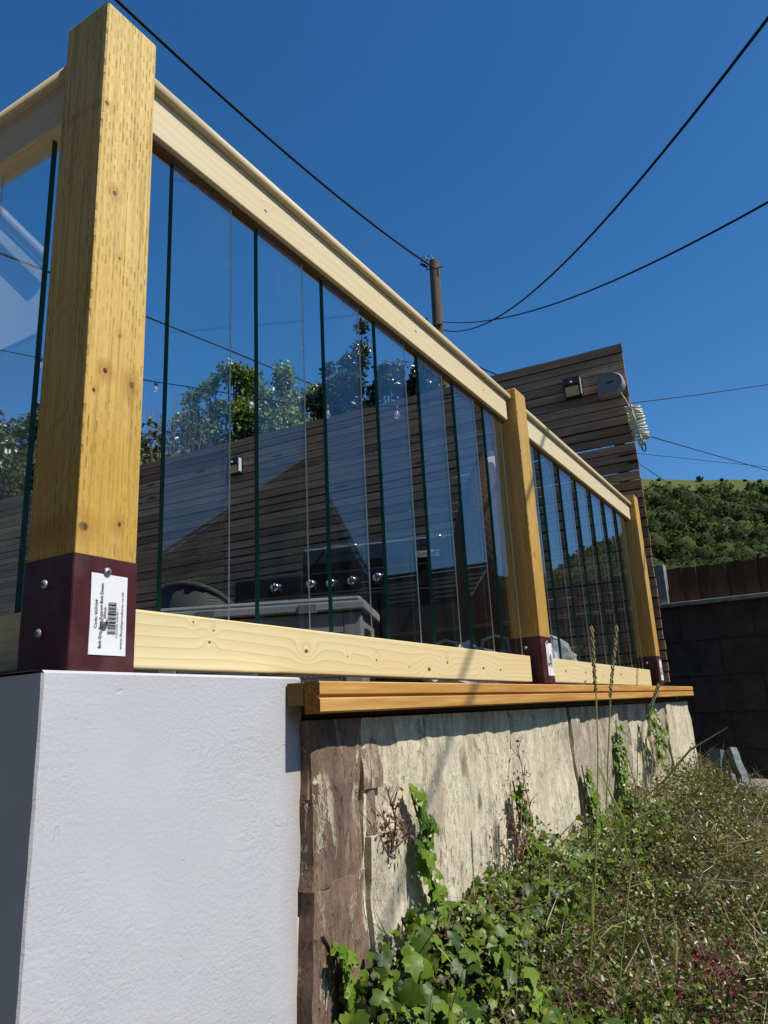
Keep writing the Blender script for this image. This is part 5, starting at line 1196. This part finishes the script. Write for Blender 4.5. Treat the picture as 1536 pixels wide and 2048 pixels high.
# ------------------------------------------------------------------ ground vegetation
IVY_T = [(0, .02, .04), (-.28, -.08, -.02), (-.46, .14, -.10), (-.36, .30, .02), (-.40, .50, -.10), (-.20, .60, .03), (0, 1.0, -.22), (.20, .60, .03), (.40, .50, -.10), (.36, .30, .02), (.46, .14, -.10), (.28, -.08, -.02), (0, .34, .03)]
IVY_F = [(12, i, i + 1) for i in range(0, 11)] + [(12, 11, 0)]
def cover():
    def sample(n, xr, yr):
        return NR.uniform(*xr, n), NR.uniform(*yr, n)
    # envelope of plant height above ground
    def env(x, y): return 0.075 + 0.045 * vnoise2(x * 2.3, y * 2.3, 6) + 0.05 * vnoise2(x * 9, y * 9, 12) + 0.05 * np.exp(-((.78 - y) / .12) ** 2)
    def place(n, xr, yr, pw=1.0, lo=0.0):
        x, y = sample(n, xr, yr); y = np.minimum(y, .755); f = NR.uniform(0, 1, n) ** pw; z = ground_z(x, y) + lo + np.clip(env(x, y), .01, .3) * f
        return np.stack([x, y, z], 1)
    # weeds: small oval leaves everywhere
    P = np.concatenate([place(34000, (0.75, 2.6), (-.45, .765)), place(12000, (1.3, 2.6), (0.0, .765), .35, .02), place(30000, (2.4, 5.38), (-.5, .765)), place(8000, (2.4, 4.9), (.5, .765), 0.8, .03)])
    n = len(P); patch = vnoise2(P[:, 0] * 2.1, P[:, 1] * 2.6, 9); rd = np.clip((.36 - P[:, 1]) * 3, 0, 1) * np.clip((2.4 - P[:, 0]), 0, 1); 
    green = np.array([.130, .185, .030]); yel = np.array([.32, .31, .065]); brn = np.array([.19, .125, .06]); red = np.array([.19, .045, .03]); grey = np.array([.15, .19, .10])
    c = np.tile(green, (n, 1)); q = NR.uniform(0, 1, n); c[q > .46] = yel; c[q > .60] = brn; c[q > .80] = np.array([.085, .065, .035]); c[q > .92] = grey
    isred = NR.uniform(0, 1, n) < rd * .75 * (patch > -.2) + .05; c[isred] = red
    c = c * NR.uniform(.45, 1.35, (n, 1))
    nrm = NR.normal(size=(n, 3)) * .9 + np.array([0, -.25, .75])
    o = scatter_mesh('ground_weeds', LEAF_T, LEAF_F, P, nrm, NR.uniform(.005, .0145, n) * (1 + .25 * (P[:, 0] > 2.4)), c, M['leaf']); tag(o, kind='stuff')
    # ivy carpet nearest the viewer and along the wall foot
    P = np.concatenate([place(1300, (0.85, 1.55), (.34, .765), .6, .01), place(900, (1.0, 2.0), (.62, .765), .6, .01), place(520, (1.9, 3.2), (.64, .765), .6, .02), place(260, (1.3, 2.6), (-.2, .6), .8, .0)])
    n = len(P); c = np.array([.024, .060, .006]) * (1 - NR.uniform(0, 1, (n, 1))) + np.array([.150, .205, .020]) * NR.uniform(0, 1, (n, 1)); c *= NR.uniform(.7, 1.25, (n, 1))
    nrm = NR.normal(size=(n, 3)) * .45 + np.array([-.35, -.65, .75]); up = NR.normal(size=(n, 3)) * .5 + np.array([0, -.4, -.5])
    o = scatter_mesh('ivy_carpet', IVY_T, IVY_F, P, nrm, NR.uniform(.013, .033, n), c, M['carpet_leaf'], up=up); tag(o, kind='stuff')
    P = place(210, (0.9, 1.5), (.38, .75), .25, .02); n = len(P); c = np.array([.028, .065, .007]) + np.array([.11, .145, .012]) * NR.uniform(0, 1, (n, 1))
    o = scatter_mesh('ivy_carpet_large', IVY_T, IVY_F, P, NR.normal(size=(n, 3)) * .4 + np.array([-.35, -.65, .75]), NR.uniform(.032, .046, n), c, M['carpet_leaf'], up=NR.normal(size=(n, 3)) * .5 + np.array([0, -.4, -.5])); tag(o, kind='stuff')
    # thin grass blades and dry stalks
    n = 6500; P = place(n, (0.9, 5.3), (-.5, .765), 1.0, .0); tv = [(-.016, 0, 0), (.016, 0, 0), (.012, .5, .05), (-.012, .5, .05), (0, 1, .16)]; tf = [(0, 1, 2, 3), (3, 2, 4)]
    dirn = NR.normal(size=(n, 3)) * np.array([.7, .7, .5]) + np.array([0, 0, .75]); nrm = np.cross(dirn, NR.normal(size=(n, 3)))
    c = np.where(NR.uniform(0, 1, (n, 1)) < .5, np.array([.14, .165, .05]), np.array([.36, .29, .15])) * NR.uniform(.6, 1.3, (n, 1))
    o = scatter_mesh('grass_blades', tv, tf, P, nrm, NR.uniform(.04, .12, n), c, M['leaf'], up=dirn); tag(o, kind='stuff')
    # bare dry stems arching over the weeds
    n = 3400; P = place(n, (0.95, 5.2), (-.45, .76), .5, .01); tv3 = [(-.0045, 0, 0), (.0045, 0, 0), (.0045, .35, .05), (-.0045, .35, .05), (.003, .7, .14), (-.003, .7, .14), (0, 1, .30)]; tf3 = [(0, 1, 2, 3), (3, 2, 4, 5), (5, 4, 6)]
    dirn = NR.normal(size=(n, 3)) * np.array([.9, .7, .35]) + np.array([0, -.1, .45]); nrm = np.cross(dirn, NR.normal(size=(n, 3)))
    c = np.where(NR.uniform(0, 1, (n, 1)) < .55, np.array([.40, .33, .20]), np.array([.15, .09, .055])) * NR.uniform(.5, 1.3, (n, 1))
    o = scatter_mesh('dry_stems', tv3, tf3, P, nrm, NR.uniform(.05, .17, n), c, M['leaf'], up=dirn); tag(o, kind='stuff')
    # dry straw lying at the far right
    n = 700; x = NR.normal(3.25, .38, n); y = NR.normal(.25, .10, n); tv = [(a * .28, b_, c_) for a, b_, c_ in tv]; P = np.stack([x, y, ground_z(x, y) + NR.uniform(.05, .13, n)], 1)
    dirn = NR.normal(size=(n, 3)) * np.array([1, .8, .12]); nrm = np.cross(dirn, NR.normal(size=(n, 3))); c = np.array([.46, .36, .19]) * NR.uniform(.5, 1.25, (n, 1))
    o = scatter_mesh('dry_straw', tv, tf, P, nrm, NR.uniform(.06, .2, n), c, M['leaf'], up=dirn); tag(o, kind='stuff')
    # pale tiny flowers, some standing in for glints on the leaves
    n = 1300; P = place(n, (1.0, 4.6), (-.2, .76), .15, .02); o = scatter_mesh('flowers_and_glints', LEAF_T, LEAF_F, P, NR.normal(size=(n, 3)) * .5 + np.array([0, -.5, .8]), NR.uniform(.003, .007, n), np.where(NR.uniform(0, 1, (n, 1)) < .85, np.array([.7, .68, .6]), np.array([.6, .3, .42])), M['leaf']); tag(o, kind='stuff')
cover()

def red_weed():
    B = Vector(onZ(1440, 2000, -.54)); t = thing('red_weed', B, 'clump of dark red leaved weed at the lower right corner', 'weed'); P = []
    b = MB()
    for k in range(8):
        e = Vector((NR.normal() * .10, NR.normal() * .045, rnd.uniform(.05, .10))); b.tube([(0, 0, -.05), e * .5, e], [.002, .0015, .001], 4)
        for q in range(16): P.append(np.array(e) * rnd.uniform(.5, 1) + NR.normal(size=3) * .014)
    b.build('stems', M['twig'], t); P = np.array(P)
    scatter_mesh('leaves', LEAF_T, LEAF_F, P, NR.normal(size=P.shape) * .6 + np.array([-.3, -.5, .7]), NR.uniform(.008, .019, len(P)), np.array([.13, .030, .020]) * NR.uniform(.5, 1.4, (len(P), 1)), M['leaf'], t)
red_weed()
def ivy_leaf_meshes():
    out = []
    for k in range(4):
        r = random.Random(k + 5); vs = [(x * r.uniform(.9, 1.1), y * r.uniform(.93, 1.07), z * 1.0 + r.uniform(-.03, .03)) for x, y, z in IVY_T]
        me = bpy.data.meshes.new('leaf'); me.from_pydata(vs, [], IVY_F); me.materials.append(M['ivy_leaf']); me.polygons.foreach_set('use_smooth', [False] * len(me.polygons)); me.update(); out.append(me)
    return out
IVYM = ivy_leaf_meshes()
def ivy(path, n, spread, size, label, seed, y=0.755):
    """climbing strand on the wall face: stem plus separate leaves"""
    r = random.Random(seed); pts = [Vector(onY(px, py, y)) for px, py in path]; O = pts[-1].copy()
    t = thing('ivy_plant', O, label, 'ivy', 'ivy strands climbing the stone wall')
    b = MB(); b.tube([p - O + Vector((0, .008, 0)) for p in pts], .0022, 5); b.build('stem', M['twig'], t)
    m = len(pts) - 1
    for k in range(n):
        f = (k + r.random()) / n; f = f ** .8; i = min(int(f * m), m - 1); p = pts[i].lerp(pts[i + 1], f * m - i)
        w = spread[0] + (spread[1] - spread[0]) * f; p = p + Vector((r.uniform(-w, w), r.uniform(-.016, .006), r.uniform(-.5, .5) * w))
        o = link('leaf', r.choice(IVYM), t, p - O); s_ = size * r.uniform(.65, 1.15); o.scale = (s_, s_, s_)
        nrm = Vector((r.uniform(-.45, .45), -1.0, r.uniform(.15, .75))).normalized(); q = nrm.to_track_quat('Z', 'Y')
        o.rotation_euler = (q @ __import__('mathutils').Quaternion((0, 0, 1), math.pi + r.uniform(-.9, .9))).to_euler()
ivy([(826, 1568), (836, 1610), (850, 1655), (838, 1700), (862, 1745), (872, 1800), (892, 1850), (905, 1905)], 62, (.008, .038), .036, 'bright ivy strand climbing the crack left of the cream slab', 1)
ivy([(655, 1872), (682, 1920), (700, 1960), (724, 2015), (745, 2050)], 34, (.010, .030), .032, 'small ivy strand on the foot of the brown slab by the white wall', 2, 0.758)
ivy([(1032, 1562), (1045, 1640), (1062, 1715), (1080, 1790), (1095, 1850)], 120, (.014, .085), .034, 'ivy strand in the crack between the two middle cream slabs', 3)
ivy([(1168, 1530), (1180, 1590), (1196, 1650), (1212, 1720)], 80, (.016, .07), .036, 'ivy strand in the crack of the greyish slabs', 4)
ivy([(1300, 1425), (1312, 1450), (1322, 1480), (1318, 1505)], 90, (.06, .14), .034, 'dense ivy tuft at the top of the far wall end', 5, 0.74)
ivy([(1236, 1440), (1240, 1500), (1246, 1560), (1255, 1600)], 70, (.03, .08), .036, 'thin dark ivy strand just left of the far ivy tuft', 6, 0.755)

def dry_plant(px, base_py, tops, label, seed, y=0.74, leafcol=(.20, .07, .07)):
    r = random.Random(seed); B = Vector(onY(px, base_py, y)); t = thing('dry_weed', B, label, 'weed', 'dry brown weeds against the stone wall'); b = MB(); P = []
    for (tx, ty) in tops:
        e = Vector(onY(tx, ty, y + r.uniform(-.02, .02))) - B; m = e * .5 + Vector((r.uniform(-.02, .02), r.uniform(-.03, 0), 0)); b.tube([(0, 0, 0), m, e], [.0022, .0018, .001], 4)
        for k in range(26):
            f = r.uniform(.35, 1.0); p = m.lerp(e, (f - .5) * 2) if f > .5 else m * (f * 2); P.append(np.array(p) + NR.normal(size=3) * .012)
        for k in range(5):
            p = m.lerp(e, r.uniform(0, .95)); b.tube([p, p + Vector((r.uniform(-.03, .03), r.uniform(-.02, .02), r.uniform(.005, .035)))], [.0012, .0006], 3)
    b.build('stems', M['twig'], t); P = np.array(P); n = len(P)
    scatter_mesh('seed_leaves', LEAF_T, LEAF_F, P, NR.normal(size=P.shape), NR.uniform(.006, .014, n), np.array(leafcol) * NR.uniform(.5, 1.6, (n, 1)), M['leaf'], t)
dry_plant(782, 1705, [(775, 1585), (786, 1610), (800, 1635), (772, 1640)], 'reddish dry weed in the crack beside the brown slab', 1, 0.76)
dry_plant(1030, 1760, [(1035, 1490), (1050, 1530), (1010, 1620), (1020, 1560), (1060, 1600), (1000, 1680)], 'tall dry brown weed beside the middle ivy strand', 2)
dry_plant(1270, 1640, [(1250, 1500), (1275, 1470), (1300, 1540), (1330, 1520), (1310, 1470), (1285, 1560), (1260, 1560), (1345, 1560)], 'straw coloured dry weed clump near the far wall end', 3, 0.72, (.32, .25, .12))
dry_plant(1400, 1650, [(1385, 1480), (1400, 1500), (1420, 1520), (1410, 1560), (1440, 1560)], 'dark reddish weed between wall end and plastic sheet', 4, 0.70, (.14, .05, .05))

def grass_stalk(path, d0, r, seedlen, blades, label, seed):
    rr = random.Random(seed); pts = [Vector(ray(x, y) * d) for x, y, d in path]; B = pts[-1]; t = thing('grass_stalk', B, label, 'grass', 'tall flowering grass stalks')
    b = MB(); b.tube([p - B for p in pts], [r * .6] + [r] * (len(pts) - 1), 5); b.build('stem', M['grass_green'], t)
    b = MB(); top = pts[0] - B; nx = pts[1] - B; L = (nx - top).length
    for k in range(46):
        f = k / 46 * min(1.0, seedlen / L); p = top.lerp(nx, f); a = k * 2.4; b.tube([p, p + Vector((.0035 * math.cos(a), .0035 * math.sin(a), .007)), p + Vector((.002 * math.cos(a), .002 * math.sin(a), .013))], [.0012, .0022, .0005], 4)
    b.build('seed_head', M['seed'], t)
    for (pl) in blades:
        P = [Vector(ray(x, y) * d) - B for x, y, d in pl]; n = len(P); vs = []
        for i, p in enumerate(P):
            w = .0038 * math.sin(math.pi * (.25 + .75 * (1 - i / (n - 1)) * .9)) * (1 - .8 * (i / (n - 1)) ** 3); tg = (P[min(i + 1, n - 1)] - P[max(i - 1, 0)]).normalized(); sd = tg.cross(Vector((-.85, -.45, .2))).normalized()
            vs += [p - sd * w, p + Vector((-.001, -.001, 0)), p + sd * w]
        b = MB(); b.add(vs, [(3 * i + j, 3 * i + j + 1, 3 * i + 3 + j + 1, 3 * i + 3 + j) for i in range(n - 1) for j in (0, 1)], 0, True); b.build('blade', M['grass_green'], t, fix=False)
grass_stalk([(1184, 1262, 1.75), (1192, 1390, 1.73), (1196, 1500, 1.72), (1194, 1640, 1.71), (1190, 1760, 1.72), (1182, 1900, 1.74), (1176, 1980, 1.76)], 1.7, .0017, .16,
            [[(1196, 1760, 1.71), (1215, 1710, 1.70), (1235, 1675, 1.69), (1256, 1652, 1.68), (1290, 1628, 1.68), (1345, 1610, 1.68)], [(1190, 1890, 1.73), (1184, 1840, 1.72), (1184, 1790, 1.71), (1186, 1755, 1.70)], [(1182, 1950, 1.74), (1210, 1900, 1.72), (1235, 1865, 1.71), (1243, 1855, 1.70), (1225, 1852, 1.69), (1196, 1880, 1.68)]],
            'tall grass stalk with pale seed head in front of the lower railing', 1)
grass_stalk([(1234, 1260, 1.9), (1221, 1400, 1.88), (1216, 1520, 1.87), (1212, 1640, 1.86), (1262, 1740, 1.85), (1250, 1850, 1.85), (1236, 1990, 1.87)], 1.8, .0018, .17,
            [[(1262, 1740, 1.85), (1250, 1690, 1.84), (1248, 1640, 1.83), (1222, 1590, 1.82), (1196, 1530, 1.81)], [(1240, 1960, 1.86), (1262, 1905, 1.84), (1292, 1860, 1.82), (1310, 1800, 1.81), (1318, 1775, 1.80)]],
            'tall leaning grass stalk with brownish seed head right of the pale one', 2)
grass_stalk([(1318, 1375, 2.3), (1302, 1420, 2.29), (1290, 1500, 2.28), (1284, 1600, 2.27), (1270, 1760, 2.28)], 2.2, .0014, .09, [[(1284, 1600, 2.27), (1330, 1560, 2.25), (1380, 1500, 2.24), (1455, 1455, 2.24)], [(1276, 1700, 2.27), (1310, 1660, 2.25), (1350, 1630, 2.24)]], 'short thin grass stalk before the ivy tuft', 3)
